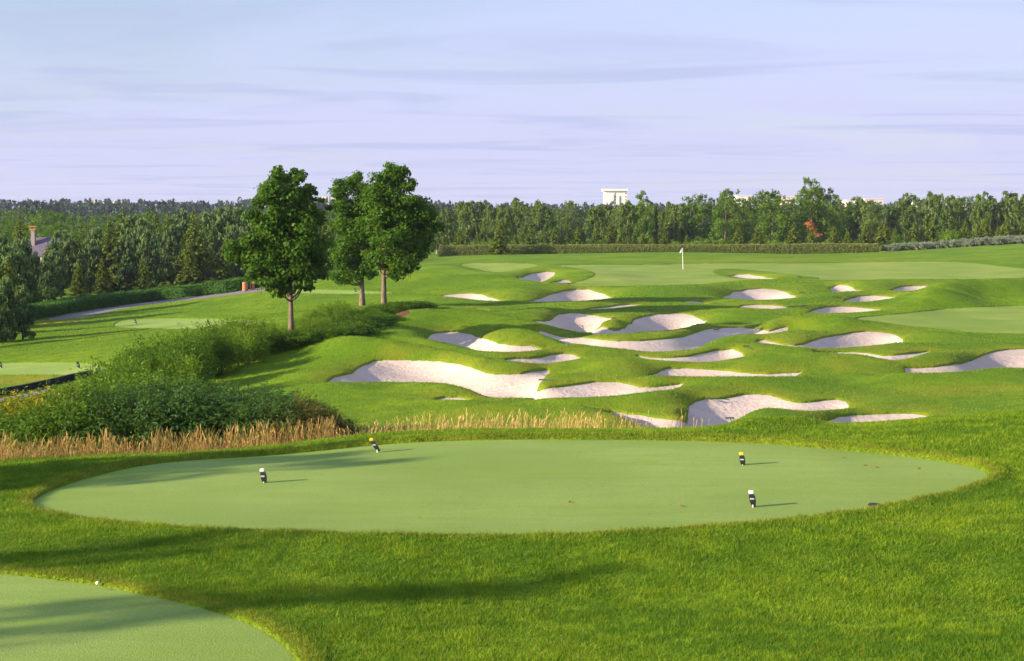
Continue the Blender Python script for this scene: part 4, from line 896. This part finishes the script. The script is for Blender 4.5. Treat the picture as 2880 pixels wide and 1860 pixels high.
# --- conifer belt on the left
pin = [proto_pine(400 + i) for i in range(4)]; setp(pin, 'pine tree', 'pines in the conifer belt behind the path hedge')
sp2 = [proto_spruce(420 + i, 7.5, 2.0, 4800, sz=.30) for i in range(4)]; setp(sp2, 'spruce tree', 'spruces in the conifer belt behind the path hedge')
HP = Herd(pin, [7] * 4, '', '', '{} pine from the left in the conifer belt behind the path hedge')
HE = Herd(sp2, [7.5] * 4, '', '', '{} spruce from the left in the conifer belt behind the path hedge')
for x, y, D in [(0,548,112),(22,575,104),(45,560,120),(75,590,106),(105,600,104),(140,540,124),(160,546,120),(122,585,112),(205,560,118),(307,507,132),(332,512,126),(345,540,118),(290,555,118),(425,495,134),(405,530,122),(490,500,132),(508,492,136),(525,485,130),(557,487,134),(575,500,128),(540,530,122),(598,495,138),(635,500,140),(700,495,140),(735,505,138),(-40,560,110),(-90,540,115),(-140,550,112),(-200,540,118),(220,535,132),(375,545,124),(470,560,122),(795,540,136),(590,590,118),(-70,640,84),(-35,655,80),(8,650,84),(45,668,86)]:
    HP.add(x, D if x < 60 else D * 1.26, y, rng.uniform(.95, 1.15))
for x, y, D in [(46,499,134),(187,529,122),(255,505,120),(362,492,138),(392,494,136),(452,487,120),(475,492,136),(287,480,138),(110,560,118),(15,600,98),(65,610,95),(-30,590,98),(-110,575,100),(440,560,116),(235,600,114),(180,610,112),(330,600,115),(520,560,120),(668,505,132),(760,500,134),(620,560,120),(-180,560,100),(-250,560,95),(-320,550,90),(720,560,128),(850,560,140)]:
    HE.add(x, D if x < 60 else D * 1.24, y, rng.uniform(1.0, 1.25))
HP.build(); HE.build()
mid = [proto_broad(500 + i, leaf=('broad', 'maple', 'maple')[i], n=3000, name='broadleaf_tree', R_=3.4) for i in range(3)]; setp(mid, 'broadleaf tree', 'broadleaf trees behind the left conifer belt')
HM = Herd(mid, [10] * 3, '', '', '{} broadleaf tree from the left behind the left conifer belt')
x = -200.0
while x < 985:
    HM.add(x, rng.uniform(190, 330), float(np.interp(x, [-200, 0, 42, 70, 95, 122, 160, 200, 242, 300, 335, 400, 560, 760, 985], [490, 487, 481, 492, 483, 486, 500, 493, 496, 500, 486, 490, 494, 486, 476])) + rng.uniform(0, 8), rng.uniform(1, 1.3)); x += rng.uniform(20, 30)
HM.build()
# --- trees outside the left edge of the picture: their long shadows fall over tee and fairway
off = [proto_broad(520 + i, leaf='maple', n=(2100, 3000)[i], R_=2.4, cb=3, sz=.34, name='shade_tree') for i in range(2)]; setp(off, 'tree', 'trees left of the picture that shade the tee')
for q_, (x, y, h, w) in enumerate(SHADE):
    z = zat(x, max(y, 2)); copy_tree(off[int(y > 12)], (x, y, z), rng.uniform(0, 6), (h / 10 * w, h / 10 * w, h / 10), ordn(q_) + ' shade tree outside the left edge of the picture')
finish(birch + broad + back + spr + fsh + sil + pin + sp2 + mid + off)
print('t trees', time.time() - T0)
# --- shrub bank
SK = dict(green=[proto_shrub(600 + i, 'shrub', 6500) for i in range(3)], dark=[proto_shrub(610 + i, 'shrub_blue', 6500) for i in range(3)], bright=[proto_shrub(620 + i, 'shrub_bright', 6000) for i in range(2)],
          yellow=[proto_shrub(630, 'shrub_yellow', 6000)], red=[proto_shrub(640, 'shrub_red', 5500)], low=[proto_shrub(650 + i, 'shrub', 5200, 1.0, 1.2, .085, .25, 'low_shrub') for i in range(2)])
for k_, v_ in SK.items(): setp(v_, 'shrub', {'low': 'low dense shrubs under the maples'}.get(k_, 'shrubs of the bank left of the tee'))
words = dict(green='mid green leafy shrub', dark='dark bluish green shrub', bright='bright yellow green shrub', yellow='shrub with golden yellow leaves', red='reddish tinged shrub', low='low dense green shrub')
bank = []
tp = lambda x: float(np.interp(x, [-100, 0, 60, 150, 250, 330, 430, 520, 640, 700, 745], [930, 930, 915, 897, 886, 884, 882, 884, 896, 914, 945]))
for i, x in enumerate(range(-90, 748, 36)):
    k_ = 'red' if x > 660 else 'dark' if 230 < x <= 660 else 'green'
    bank.append((x, 34.2 + rng.uniform(-.5, .5) - (.0 if x < 600 else .5), tp(x) + (34 if x < 160 else 14) + rng.uniform(-9, 9), k_, 'front row of bank'))
for i, x in enumerate(range(-90, 735, 42)):
    k_ = 'yellow' if x < 170 and i % 4 != 2 else 'green' if x < 230 else 'dark'
    bank.append((x, 36.5 + rng.uniform(-.4, .4), tp(x) + rng.uniform(-4, 6), k_, 'second row of bank'))
for x in range(-60, 430, 44): bank.append((x, 39.5 + rng.uniform(-.5, .5), float(np.interp(x, [-60, 100, 200, 300, 430], [935, 905, 885, 866, 880])) + rng.uniform(-4, 4), 'bright' if 200 < x < 400 else 'yellow' if x < 60 else 'green', 'back row of bank'))
for x, y, D in [(255,855,42.5),(300,850,42),(350,850,42),(395,858,42),(240,838,45),(285,822,46),(330,815,47),(375,810,47),(415,815,46.5),(310,795,50),(355,790,50.5),(400,790,50),(430,782,51),(380,775,53.5),(425,765,54.5),(470,765,53.5),(505,765,54),(455,755,57),(495,750,57.5),(540,748,57),(575,755,56),(530,737,60),(570,732,60.5),(605,733,60),(628,748,59),(600,760,57.5)]:
    bank.append((x, D, y + rng.uniform(-3, 3), 'bright' if (x > 500 and y < 756) or rng.random() < .25 else 'green', 'arm climbing to left maple'))
for x, y, D in [(700,735,63),(728,715,65.5),(758,700,68),(790,696,69.5),(715,752,61),(748,735,64),(785,722,66),(820,712,69),(740,748,62),(775,742,63)]: bank.append((x, D, y + rng.uniform(-2, 2), 'bright', 'between left and middle maples'))
groups = {}
for x, D, y, k_, where in bank: groups.setdefault((k_, where), []).append((x, D, y))
for (k_, where), L_ in groups.items():
    L_.sort()
    for i, (x, D, y) in enumerate(L_):
        p = atd(x, D); H = 1.07 * min(3.0, max(.7, CAMZ - D * float(ray(x, y)[1]) - p.z)); pr = SK[k_][int(rng.integers(len(SK[k_])))]
        lb = (words[k_] if len(L_) == 1 else ordn(i) + ' ' + words[k_] + ' from the left') + ', ' + where
        w = min(max(H / 1.8, .75), .62 + .2 * H) * (.66 if D > 41 else .9); copy_tree(pr, (p.x, p.y, p.z - .05), rng.uniform(0, 6.28), (w, w, H / 1.8), lb)
low = [(820,757,60.5),(790,765,59.5),(755,768,59),(720,771,58.5),(690,773,58.5),(655,772,58.5),(835,748,62),(810,745,63.5),(845,735,66),(865,742,64.5),(870,728,69),(850,722,70.5),(885,735,68),(905,712,74),(925,708,76),(945,709,77),(965,710,78),(980,711,78.5),(875,716,73),(800,757,61.5),(765,758,61)]
low.sort()
for i, (x, y, D) in enumerate(low):
    p = atd(x, D); H = min(1.3, max(.45, CAMZ - D * float(ray(x, y - 8)[1]) - p.z)); copy_tree(SK['low'][i % 2], tuple(p), rng.uniform(0, 6.28), (1.0, .9, H), ordn(i) + ' low dense shrub from the left under the maples')
finish(sum(SK.values(), []))
print('t shrubs', time.time() - T0)
# ------------------------------------------------------------------ far wood
rg = np.random.default_rng(77); nT = 2600; uT_ = rg.uniform(-.62, .62, nT); D_ = rg.uniform(620, 1350, nT) ** 1.0; kc = 46
Ht = rg.uniform(13, 19, nT) + np.where(rg.random(nT) < .12, 4, 0); zg_ = hz(uT_, D_); con = rg.random(nT) < .55
topz = CAMZ + D_ * np.interp(uT_, [-.36, -.1, .05, .4], [.0080, .0075, .0050, .004]) + rg.normal(size=nT) * 1.3 + (D_ < 900) * -2; Ht = np.maximum(8, topz - zg_)
q = rg.random((nT, kc)); a = rg.uniform(0, 6.28, (nT, kc)); Rr = np.where(con[:, None], 2.6 * (1.05 - q), 3.4 * np.sqrt(np.clip(1 - (2 * q - 1) ** 2, .02, 1))) * rg.uniform(.6, 1, (nT, kc))
P = np.stack([(uT_ * D_)[:, None] + np.cos(a) * Rr, D_[:, None] + np.sin(a) * Rr, zg_[:, None] + Ht[:, None] * (.15 + .85 * q)], -1).reshape(-1, 3)
Nn = np.stack([np.cos(a), np.sin(a), np.full_like(a, .4)], -1).reshape(-1, 3) + rg.normal(size=P.shape) * .4
V, F = cards(P, Nn, rg.uniform(1.8, 3.6, len(P)), rg.uniform(1.2, 2.4, len(P)), rg)
fw_ = link('far_forest', crown_mesh('far_forest', V, F, np.clip(rg.normal(size=len(P)) * .25 + .4, 0, 1), M['farwood'])); tag(fw_, 'dark hazy forest along the horizon', 'forest', kind='stuff')
# ------------------------------------------------------------------ buildings
def block(px0, px1, ytop, D, label, fac='facade', floors=9, roofslab=False, depth=16, rz=.25, cat='building'):
    p0, p1 = atd(px0, D), atd(px1, D); w = p1.x - p0.x; zb = min(p0.z, p1.z) - 1; zt = CAMZ - D * float(ray(px0, ytop)[1]); H = zt - zb
    root = empty('apartment_block' if not roofslab else 'tower_block', ((p0.x + p1.x) / 2, D, zb), 0)
    b = MB(); b.box((0, 0, H / 2), (w, depth, H)); kid('wall', b.me('wall', M[fac]), root)
    nw = max(3, int(w / 4.5)); fh = H / floors
    def win(x, z, ww, hh): kid('window', MB().box((x, -depth / 2 - .05, z), (ww, .2, hh)).me('window', M['window']), root)
    if roofslab:
        kid('stair_strip', MB().box((w * .18, -depth / 2 - .25, H * .46), (1.0, .5, H * .8)).me('stair_strip', M['window']), root)
        kid('balcony_stack', MB().box((-w * .2, -depth / 2 - .5, H * .48), (w * .22, 1.0, H * .86)).me('balcony_stack', M[fac]), root)
        kid('roof', MB().box((-w * .03, -.5, H + .9), (w * 1.10, depth + 3, 2.2)).me('roof', M[fac]), root)
        for a_ in range(7): win(w * .44, H - 3 - a_ * 3.2, 1.6, 1.2)
        for a_ in range(5): win(-w * .02, H - 3 - a_ * 3.2, 1.2, 1.6)
    else:
        for a_ in range(nw):
            for b__ in range(3): win(-w / 2 + (a_ + .5) * w / nw, H - 2.2 - b__ * 3.2, w / nw * .35, 1.3)
        kid('roof', MB().box((0, 0, H + .3), (w * 1.02, depth + .5, .6)).me('roof', M['facade2']), root)
    return tag(root, label, cat, None)
block(1406, 1459, 445, 1500, 'tall white tower block with a projecting roof slab above the far tree line', floors=18, roofslab=True)
for i, (a, b_, y, D, lb) in enumerate([(205, 214, 468, 1650, 'small pale block on the left horizon, leftmost one'), (222, 232, 467, 1700, 'narrow pale block on the left horizon, second from the left'), (238, 262, 469, 1650, 'wide cream block on the left horizon between narrower ones'),
     (268, 290, 470, 1450, 'lowest bright cream block on the left horizon with forest in front'), (592, 607, 462, 1600, 'white block on the horizon just left of the left maple'), (752, 768, 459, 1600, 'white block seen between the left and middle maples'), (774, 788, 461, 1700, 'cream block touching the middle maple on the horizon'),
     (1712, 1748, 458, 1000, 'cream block glimpsed above the left part of the broadleaf trees'), (1820, 1850, 460, 1000, 'cream block just left of the tallest far tree'), (1965, 1985, 468, 1000, 'narrow block just right of the tallest far tree'), (2008, 2050, 465, 1000, 'cream block behind the first birches right of the tallest tree'),
     (2130, 2170, 474, 950, 'pink cream block seen through the right birches, left one'), (2182, 2200, 490, 950, 'low block seen between right birch trunks'), (2226, 2250, 476, 950, 'cream block seen through the right birches, middle one'), (2285, 2318, 478, 950, 'cream block seen through the right birches, rightmost one'), (1490, 1505, 478, 1100, 'tiny cream block low in the gap right of the tower')]):
    block(a, b_, y, D, lb, 'facade' if i % 2 else 'facade2', floors=8)
# house with a purple roof on the left
D = 175; p = atd(98, D); k = PS * D / FOC; zr = CAMZ - D * float(ray(98, 553)[1]); H = zr - p.z
root = empty('house', (p.x, D, p.z)); w, dp = 5.5, 5.0; e = H - 2.2
kid('wall', MB().box((0, 0, e / 2), (w - .5, dp - .5, e)).me('wall', M['facade']), root)
V = [(-w / 2, -dp / 2, e), (w / 2, -dp / 2, e), (w / 2 - .8, 0, H), (-w / 2 + .8, 0, H), (-w / 2, dp / 2, e), (w / 2, dp / 2, e)]
rf = MB(); rf.add(V, [[0, 1, 2, 3], [5, 4, 3, 2]]); rf.add(V, [[0, 3, 4], [1, 5, 2]]); rf.add(V, [[0, 4, 5, 1]])
roof = kid('roof', rf.me('roof', M['slate']), root)
cxp = (82 - 98) * k; zc1 = CAMZ - D * float(ray(82, 536)[1]) - p.z
ch = kid('chimney', MB().box((cxp, -.9, (H - 1.8 + zc1) / 2), (.44, .5, zc1 - H + 1.8)).me('chimney', M['brick']), root)
mc = MB(); mc.box((cxp, -.9, zc1 + .06), (.66, .7, .14)); mc.box((cxp, -.9, zc1 + .42), (1.0, .7, .09)); 
for a in (-.3, .3): mc.box((cxp + a, -.9, zc1 + .25), (.07, .5, .28))
kid('chimney_cap', mc.me('chimney_cap', M['copper']), ch)
for a in (-1.2, 1.2): kid('window', MB().box((a, -dp / 2 + .22, e - 1.1), (.9, .1, 1.1)).me('window', M['window']), root)
tag(root, 'house with a purple grey roof and brick chimney among the left conifers', 'house')
# ------------------------------------------------------------------ tee markers
def marker(px, py, col, label, lean=.22, rz=.0, D=None, s=1.0, zoff=None):
    if D is None: u, t = ray(px, py); D = (CAMZ - (.0 - REC['tee'])) / float(t); p = Vector((float(u) * D, D, -.02))
    else: p = Vector(D)
    root = empty('tee_marker', tuple(p), rz); root.scale = (s,) * 3
    def slab(w0, w1, d0, d1, z0_, z1_, xo0, xo1):
        V = [(xo0 - w0 / 2, -d0 / 2, z0_), (xo0 + w0 / 2, -d0 / 2, z0_), (xo0 + w0 / 2, d0 / 2, z0_), (xo0 - w0 / 2, d0 / 2, z0_), (xo1 - w1 / 2, -d1 / 2, z1_), (xo1 + w1 / 2, -d1 / 2, z1_), (xo1 + w1 / 2, d1 / 2, z1_), (xo1 - w1 / 2, d1 / 2, z1_)]
        return np.array(V), np.array([[0, 3, 2, 1], [4, 5, 6, 7], [0, 1, 5, 4], [1, 2, 6, 5], [2, 3, 7, 6], [3, 0, 4, 7]])
    f = lambda z: -lean * z
    m = MB(); m.add(*slab(.062, .092, .06, .075, .012, .10, f(.0), f(.10))); m.add(*slab(.092, .088, .075, .075, .10, .175, f(.10), f(.175))); m.add(*slab(.088, .062, .075, .06, .175, .205, f(.175), f(.205)))
    kid('body', m.me('body', M['black']), root)
    kid('cap', MB().box((f(.235) - .004, -.004, .232), (.070, .072, .05), 0, .008, 0).me('cap', M[col]), root)
    kid('band', MB().box((f(.13) - .008, -.036, .132), (.066, .014, .026), 0, .004).me('band', M['grey']), root)
    kid('stake', MB().tube([(f(0) - .012, -.03, -.05), (f(.03) - .012, -.032, .04)], .011, 6).me('stake', M['white']), root)
    return tag(root, label, 'tee marker', None)
marker(617, 1127, 'white', 'black tee marker with white cap on the left part of the large tee', .16)
marker(882, 1052, 'yellow', 'leaning black tee marker with yellow cap at the back edge of the large tee', .55)
marker(1731, 1087, 'yellow', 'black tee marker with yellow cap on the right part of the large tee', .14)
marker(1755, 1181, 'white', 'black tee marker with white cap nearest the front right of the large tee', .16)
for x, y, z_, lb in [(317, 754, 'ltee2', 'tiny dark marker at the left of the striped fairway tee'), (487, 757, 'ltee2', 'tiny dark marker at the right of the striped fairway tee'), (3, 856, 'ltee1', 'dark marker cut by the left edge of the picture on the low tee'), (184, 857, 'ltee1', 'small dark marker on the low tee at the left edge'), (829, 681, 'ltee3', 'dark speck of a marker on the thin tee between the maples')]:
    v = hit(x, y, 40); marker(0, 0, 'black', lb, .2, 0, (v.x, v.y, v.z - .03), 1.25)
# golf ball, sprinkler cover, leaves
v = Vector((float(ray(227, 1357)[0]), 1, 0)); t = float(ray(227, 1357)[1]); D = (CAMZ - .03) / t
m = MB(); n1 = 10
m.tube([(0, 0, .0), (0, 0, .004), (0, 0, .012), (0, 0, .022), (0, 0, .032), (0, 0, .040), (0, 0, .0427)], [.004, .012, .0185, .0213, .0180, .0095, .002], 16)
gb = link('golf_ball', m.me('golf_ball', M['white'], True), None, (v.x * D, D, .0)); tag(gb, 'white golf ball in the rough at the edge of the front left tee', 'golf ball'); gb.scale = (1.05,) * 3
u, t = ray(2037, 1174); D = CAMZ / float(t)
m = MB(); m.tube([(0, 0, -.01), (0, 0, .012), (0, 0, .02)], [.11, .11, .10], 20)
sp_ = link('sprinkler_cover', m.me('sprinkler_cover', M['kerb']), None, (float(u) * D, D, -.02)); sp_.scale = (.9, .9, 1); tag(sp_, 'dark round sprinkler cover at the right front edge of the large tee', 'sprinkler cover')
for i, (x, y, lb) in enumerate([(1964,1069,'tiny brown fallen leaf at the back right of the large tee'),(2014,1086,'larger curled brown leaf on the right of the large tee'),(2041,1091,'reddish leaf beside the larger curled leaf on the tee'),(2138,1093,'brown leaf nearest the right end of the large tee'),(1588,1181,'brown leaf on the tee left of the front right marker'),(1328,1171,'dark leaf in the middle of the large tee')]):
    u, t = ray(x, y); D = (CAMZ + .02) / float(t); V, F = cards(np.array([[0, 0, .012], [.03, .01, .014]]), np.array([[.1, -.3, 1], [.3, .2, 1.]]), .085, .045, np.random.default_rng(i), fold=.2)
    o = link('fallen_leaf', mesh_np('fallen_leaf', V, F, [M['dead']], {'tint': np.zeros(8)}), None, (float(u) * D, D, -.02)); tag(o, lb, 'fallen leaf', 'leaves lying on the tee')
# ------------------------------------------------------------------ flag
v = hit(1591, 628, 70); ytop = 578; H = (CAMZ - v.y * float(ray(1589, ytop)[1])) - v.z
root = empty('flagstick', tuple(v)); ln = -.09
kid('pole', MB().tube([(0, 0, -.05), (ln * H / 2.2 * .5, 0, H / 2), (ln * H / 2.2, 0, H)], [.030, .027, .022], 8).me('pole', M['white'], True), root)
kid('cup', MB().tube([(0, 0, -.06), (0, 0, .006)], .06, 12).me('cup', M['black']), root)
m = MB(); V = []
for i in range(7):
    for j in range(5):
        a, b = i / 6, j / 4; x_ = ln - .01 - a * .27 * (.55 + .45 * b) ; z_ = H - .03 - b * .40 * (1 - .2 * a) - a * a * .22; V.append((x_, .05 * math.sin(a * 7 + b), z_))
m.add(V, [[i * 5 + j, i * 5 + j + 1, (i + 1) * 5 + j + 1, (i + 1) * 5 + j] for i in range(6) for j in range(4)]); fl = kid('flag', m.me('flag', M['white'], True), root)
sol = fl.modifiers.new('s', 'SOLIDIFY'); sol.thickness = .006
tag(root, 'white flag drooping on a thin pole in the middle of the putting green', 'flagstick')
# ------------------------------------------------------------------ rakes
def rake(hx_, hy_, ex, ey, label):
    a = hit(hx_, hy_, 30); b = hit(ex, ey, 30); d_ = (b - a); d_.z = 0
    if d_.length < .3: d_ = Vector((1, .3, 0))
    d_.normalize(); L_ = .62; e_ = a + d_ * L_; za, ze = zat(a.x, a.y) + .05, zat(e_.x, e_.y) + .04
    root = empty('rake', (a.x, a.y, za)); s_ = Vector((-d_.y, d_.x, 0)); rz = math.atan2(s_.y, s_.x)
    m = MB(); m.box((0, 0, .03), (.27, .04, .035), rz, .01)
    for i in range(9):
        q = s_ * (-.12 + .03 * i); m.tube([(q.x, q.y, .03), (q.x + d_.x * .02, q.y + d_.y * .02, -.02)], .005, 4)
    kid('rake_head', m.me('rake_head', M['black']), root)
    kid('rake_handle', MB().tube([(0, 0, .03), tuple(Vector((d_.x * L_, d_.y * L_, ze - za)))], .016, 6).me('rake_handle', M['rake']), root)
    return tag(root, label, 'rake', 'bunker rakes')
M['rake'] = m_simple('rake_handle_green', (.02, .10, .06), (.015, .07, .045), 10, .5, .3)
for a in [(1262,890,1300,893,'rake lying on the turf tongue of the largest bunker'),(1700,981,1738,977,'rake at the grassy bank beside the frontmost bunker'),(1737,811,1760,819,'rake at the right end of the narrow bunker below the long winding one'),(1430,745,1434,758,'rake between the lobes of the two-lobed bunker'),
          (1280,740,1262,744,'rake left of the two-lobed bunker'),(1330,884,1331,884,None),(1516,726,1540,722,'rake on the turf above the right lobe of the two-lobed bunker'),(1862,647,1855,649,'rake in the turf hollow beside the bunker inside the green'),(1866,684,1874,680,'rake right of the wide domed bunker under the flag'),
          (1941,695,1952,694,'rake left of the low oval bunker under the back pair'),(1869,719,1874,716,'rake left of the wide bunker with a weed'),(1372,646,1350,651,'rake on the knoll left of the putting green'),(1668,772,1690,764,'rake at the near bank of the long winding bunker'),(1655,935,1672,940,'rake half hidden in the shade above the left arm of the frontmost bunker')]:
    if a[4]: rake(*a)
# ------------------------------------------------------------------ bin, post, ball washer
v = hit(571, 678, 60); m = MB()
for i in range(14):
    q = 2 * math.pi * i / 14; m.box((.20 * math.cos(q), .20 * math.sin(q), .35), (.035, .088, .70), q, .005)
root = empty('litter_bin', tuple(v)); kid('slats', m.me('slats', M['wood']), root); kid('liner', MB().tube([(0, 0, .02), (0, 0, .66)], .175, 14).me('liner', M['black']), root)
kid('rim', MB().tube([(0, 0, .69), (0, 0, .72)], [.225, .22], 18).me('rim', M['wood']), root); tag(root, 'round wooden slatted litter bin at the path edge', 'litter bin')
v = hit(590, 675, 60); root = empty('wooden_post', tuple(v)); kid('post', MB().box((0, 0, .56), (.2, .2, 1.22), 0, .015).me('post', M['wood']), root)
m = MB(); m.box((0, 0, .50), (.215, .215, .02)); m.box((0, 0, .92), (.215, .215, .02)); kid('groove', m.me('groove', M['black']), root); tag(root, 'square orange wooden post standing right of the litter bin', 'post')
v = hit(585, 676, 60); root = empty('ball_washer', (v.x - .10, v.y + .3, v.z)); kid('stand', MB().tube([(0, 0, 0), (0, 0, .75)], .045, 8).me('stand', M['black']), root)
kid('body', MB().tube([(0, 0, .62), (0, 0, .7), (0, 0, .98), (0, 0, 1.05)], [.06, .10, .10, .05], 10).me('body', M['black']), root); kid('knob', MB().tube([(0, 0, 1.04), (0, 0, 1.12)], .03, 8).me('knob', M['white']), root)
tag(root, 'dark ball washer on a stand between litter bin and wooden post', 'ball washer')
# black edging board along the left tee terrace
m = MB(); pts = [hit(x, y, 28) for x, y in [(-80,937),(0,922),(60,911),(120,898),(170,886),(215,877)]]
for a, b in zip(pts[:-1], pts[1:]):
    c = (a + b) / 2; d_ = b - a; m.box((c.x, c.y, c.z + .08), (d_.length + .05, .16, .42), math.atan2(d_.y, d_.x), .01, math.atan2(-d_.z, math.hypot(d_.x, d_.y)))
tag(link('edging_board', m.me('edging_board', M['kerb'])), 'black edging board below the dry turf at the left edge', 'edging')
print('t props', time.time() - T0)
# ------------------------------------------------------------------ grass blades
def blades(name, n, Dlo, Dhi, hmean, wk, zonefree, seed, label, mat_='blade', nearp=1.6, ulim=.43, hvar=.35, keep=None, lean=.5, kind=True):
    rg = np.random.default_rng(seed); D = (Dlo ** (2 - nearp) + rg.random(n) * (Dhi ** (2 - nearp) - Dlo ** (2 - nearp))) ** (1 / (2 - nearp)); u = rg.uniform(-ulim, ulim, n)
    # lookup in the ground grid
    fi = np.interp(np.log(D), np.log(rows), np.arange(NR)); fj = np.interp(u, cols, np.arange(NC)); i = fi.astype(int); j = fj.astype(int); a, b = fi - i, fj - j
    lk = lambda G: (G[i, j] * (1 - a) + G[np.minimum(i + 1, NR - 1), j] * a) * (1 - b) + (G[i, np.minimum(j + 1, NC - 1)] * (1 - a) + G[np.minimum(i + 1, NR - 1), np.minimum(j + 1, NC - 1)] * a) * b
    ok = lk(zonefree) < -.005
    if keep is not None: ok &= keep(u, D, rg)
    z = lk(GZ); dr_ = lk(dry); x = u * D; x, D, z, dr_ = x[ok], D[ok], z[ok], dr_[ok]; n = len(x)
    cl = vnoise(x * 2.2, D * 2.2, 11) * .6 + vnoise(x * 7, D * 7, 12) * .4
    h = hmean * (.35 + 1.25 * cl) * rg.uniform(1 - hvar, 1 + hvar, n); w = wk * D * rg.uniform(.7, 1.3, n)
    az = rg.uniform(0, 6.28, n); le = rg.normal(size=(n, 2)) * lean * h[:, None]
    sx, sy = np.cos(az) * w / 2, np.sin(az) * w / 2; B_ = np.stack([x, D, z - .004], 1)
    V = np.stack([B_ + np.stack([-sx, -sy, 0 * sx], 1), B_ + np.stack([sx, sy, 0 * sx], 1), B_ + np.stack([le[:, 0], le[:, 1], h], 1)], 1).reshape(-1, 3)
    tint = np.clip(rg.normal(size=n) * .22 - .12 + .65 * vnoise(x * .5, D * .8, 13) + .75 * vnoise(x * 2.6, D * 2.6, 14) * vnoise(x * 6, D * 6, 15) * 1.6, 0, 1)
    tip = np.clip(dr_ * 1.2 * (rg.random(n) < .7) + (rg.random(n) < .03 + .25 * (vnoise(x * 1.3, D * 1.3, 16) - .6).clip(0, 1)) * .7, 0, 1)
    o = link(name, mesh_np(name, V, np.arange(3 * n).reshape(-1, 3), [M[mat_]], {'tint': np.repeat(tint, 3), 'tip': np.repeat(tip, 3)}))
    return tag(o, label, 'grass', kind='stuff')
ALLZ = TEEM.copy()
for k_, (dm, rec) in MASKS.items(): ALLZ = np.maximum(ALLZ, dm)
blades('rough_grass', 800000, 12.2, 33, .050, .00052, ALLZ, 31, 'short blades of rough grass around the tees', nearp=1.3)
blades('fringe_grass', 140000, 17, 33, .060, .00034, ALLZ, 32, 'taller ragged fringe of grass around the edge of the tee', nearp=1.0, keep=lambda u, D, rg: True if False else (np.abs(interpdm(u, D) + .10) < .10))
blades('bank_grass', 420000, 31, 125, .040, .00045, ALLZ, 33, 'mown grass on the banks between the bunkers', nearp=1.2, ulim=.40, lean=.7)
print('t blades', time.time() - T0)
# tall dry grass: stalk with a feathery head
def stalks(n, seed, where, name, label, dark=0):
    rg = np.random.default_rng(seed); P = []
    for (xp, D, hh) in where(rg, n):
        P.append((pu(xp) * D, D, hh))
    P = np.array(P); z = hz(P[:, 0] / P[:, 1], P[:, 1]); n = len(P); h = P[:, 2]
    az = rg.uniform(0, 6.28, n); w = .00012 * P[:, 1] * rg.uniform(.8, 1.4, n); ln = rg.normal(size=(n, 2)) * .16 * h[:, None] + np.array([.05, 0]) * h[:, None]
    lv = [0, .35, .7, .86, .93, 1.0]; ww = [1, .9, .7, 1.9, 2.0, .3]; V = []
    for q, k_ in zip(lv, ww):
        c = np.stack([P[:, 0] + ln[:, 0] * q * q, P[:, 1] + ln[:, 1] * q * q, z + h * q], 1); s_ = np.stack([np.cos(az) * w * k_, np.sin(az) * w * k_, 0 * w], 1)
        V += [c - s_, c + s_]
    V = np.stack(V, 1).reshape(-1, 3); F = (np.arange(n)[:, None, None] * 12 + np.array([[2 * i, 2 * i + 1, 2 * i + 3, 2 * i + 2] for i in range(5)])[None]).reshape(-1, 4)
    tv = np.clip(rg.normal(size=n) * .25 + .55 - dark, 0, 1); gr = rg.random(n) < .3
    o = link(name, mesh_np(name, V, F, [M['fescue']], {'tint': np.repeat(tv, 12), 'tip': np.repeat(gr * .75, 12)})); tag(o, label, 'tall grass', kind='stuff')
def w1(rg, n):
    for _ in range(n):
        x = rg.uniform(-60, 775); D0 = float(np.interp(x, [-60, 0, 200, 400, 740], [25.6, 26.3, 27.6, 28.6, 30.3])); yield x, D0 + 1.0 + abs(rg.normal()) * 1.3, (.12 + .46 * rg.random() ** 2.2) * (.75 + .5 * float(vnoise(np.array([x * .03]), np.array([0.]), 3)[0]))
def w2(rg, n):
    for _ in range(n):
        x = rg.uniform(740, 1500) if rg.random() < .86 else rg.uniform(1480, 1680)
        k_ = 1 if x < 1380 else max(.15, .7 - (x - 1400) / 200)
        if rg.random() > k_: continue
        yield x, rg.uniform(30.8, 36.5), (.10 + .42 * rg.random() ** 2.2) * (.55 + .45 * min(1, (x - 700) / 300))
stalks(3600, 41, w1, 'tall_dry_grass', 'tall reddish dry grass standing in front of the shrub bank', .3)
stalks(2600, 42, w2, 'wispy_dry_grass', 'wispy pale dry grass behind the back edge of the large tee')
print('t stalks', time.time() - T0)
# ------------------------------------------------------------------ haze
hb = MB().box((0, 820, 8), (2600, 1860, 60)).me('haze', None)
hm, ht, ho = mat('haze_air'); pv = nd(ht, 'ShaderNodeVolumePrincipled'); pv.inputs['Color'].default_value = (.72, .80, 1, 1); pv.inputs['Density'].default_value = HAZE; pv.inputs['Anisotropy'].default_value = .0
ht.links.new(pv.outputs[0], ho.inputs['Volume']); hb.materials.clear(); hb.materials.append(hm)
ho_ = link('haze', hb); tag(ho_, 'thin blue air over the whole course', 'haze', kind='stuff')
print('t end', time.time() - T0, 'objects', len(bpy.data.objects))
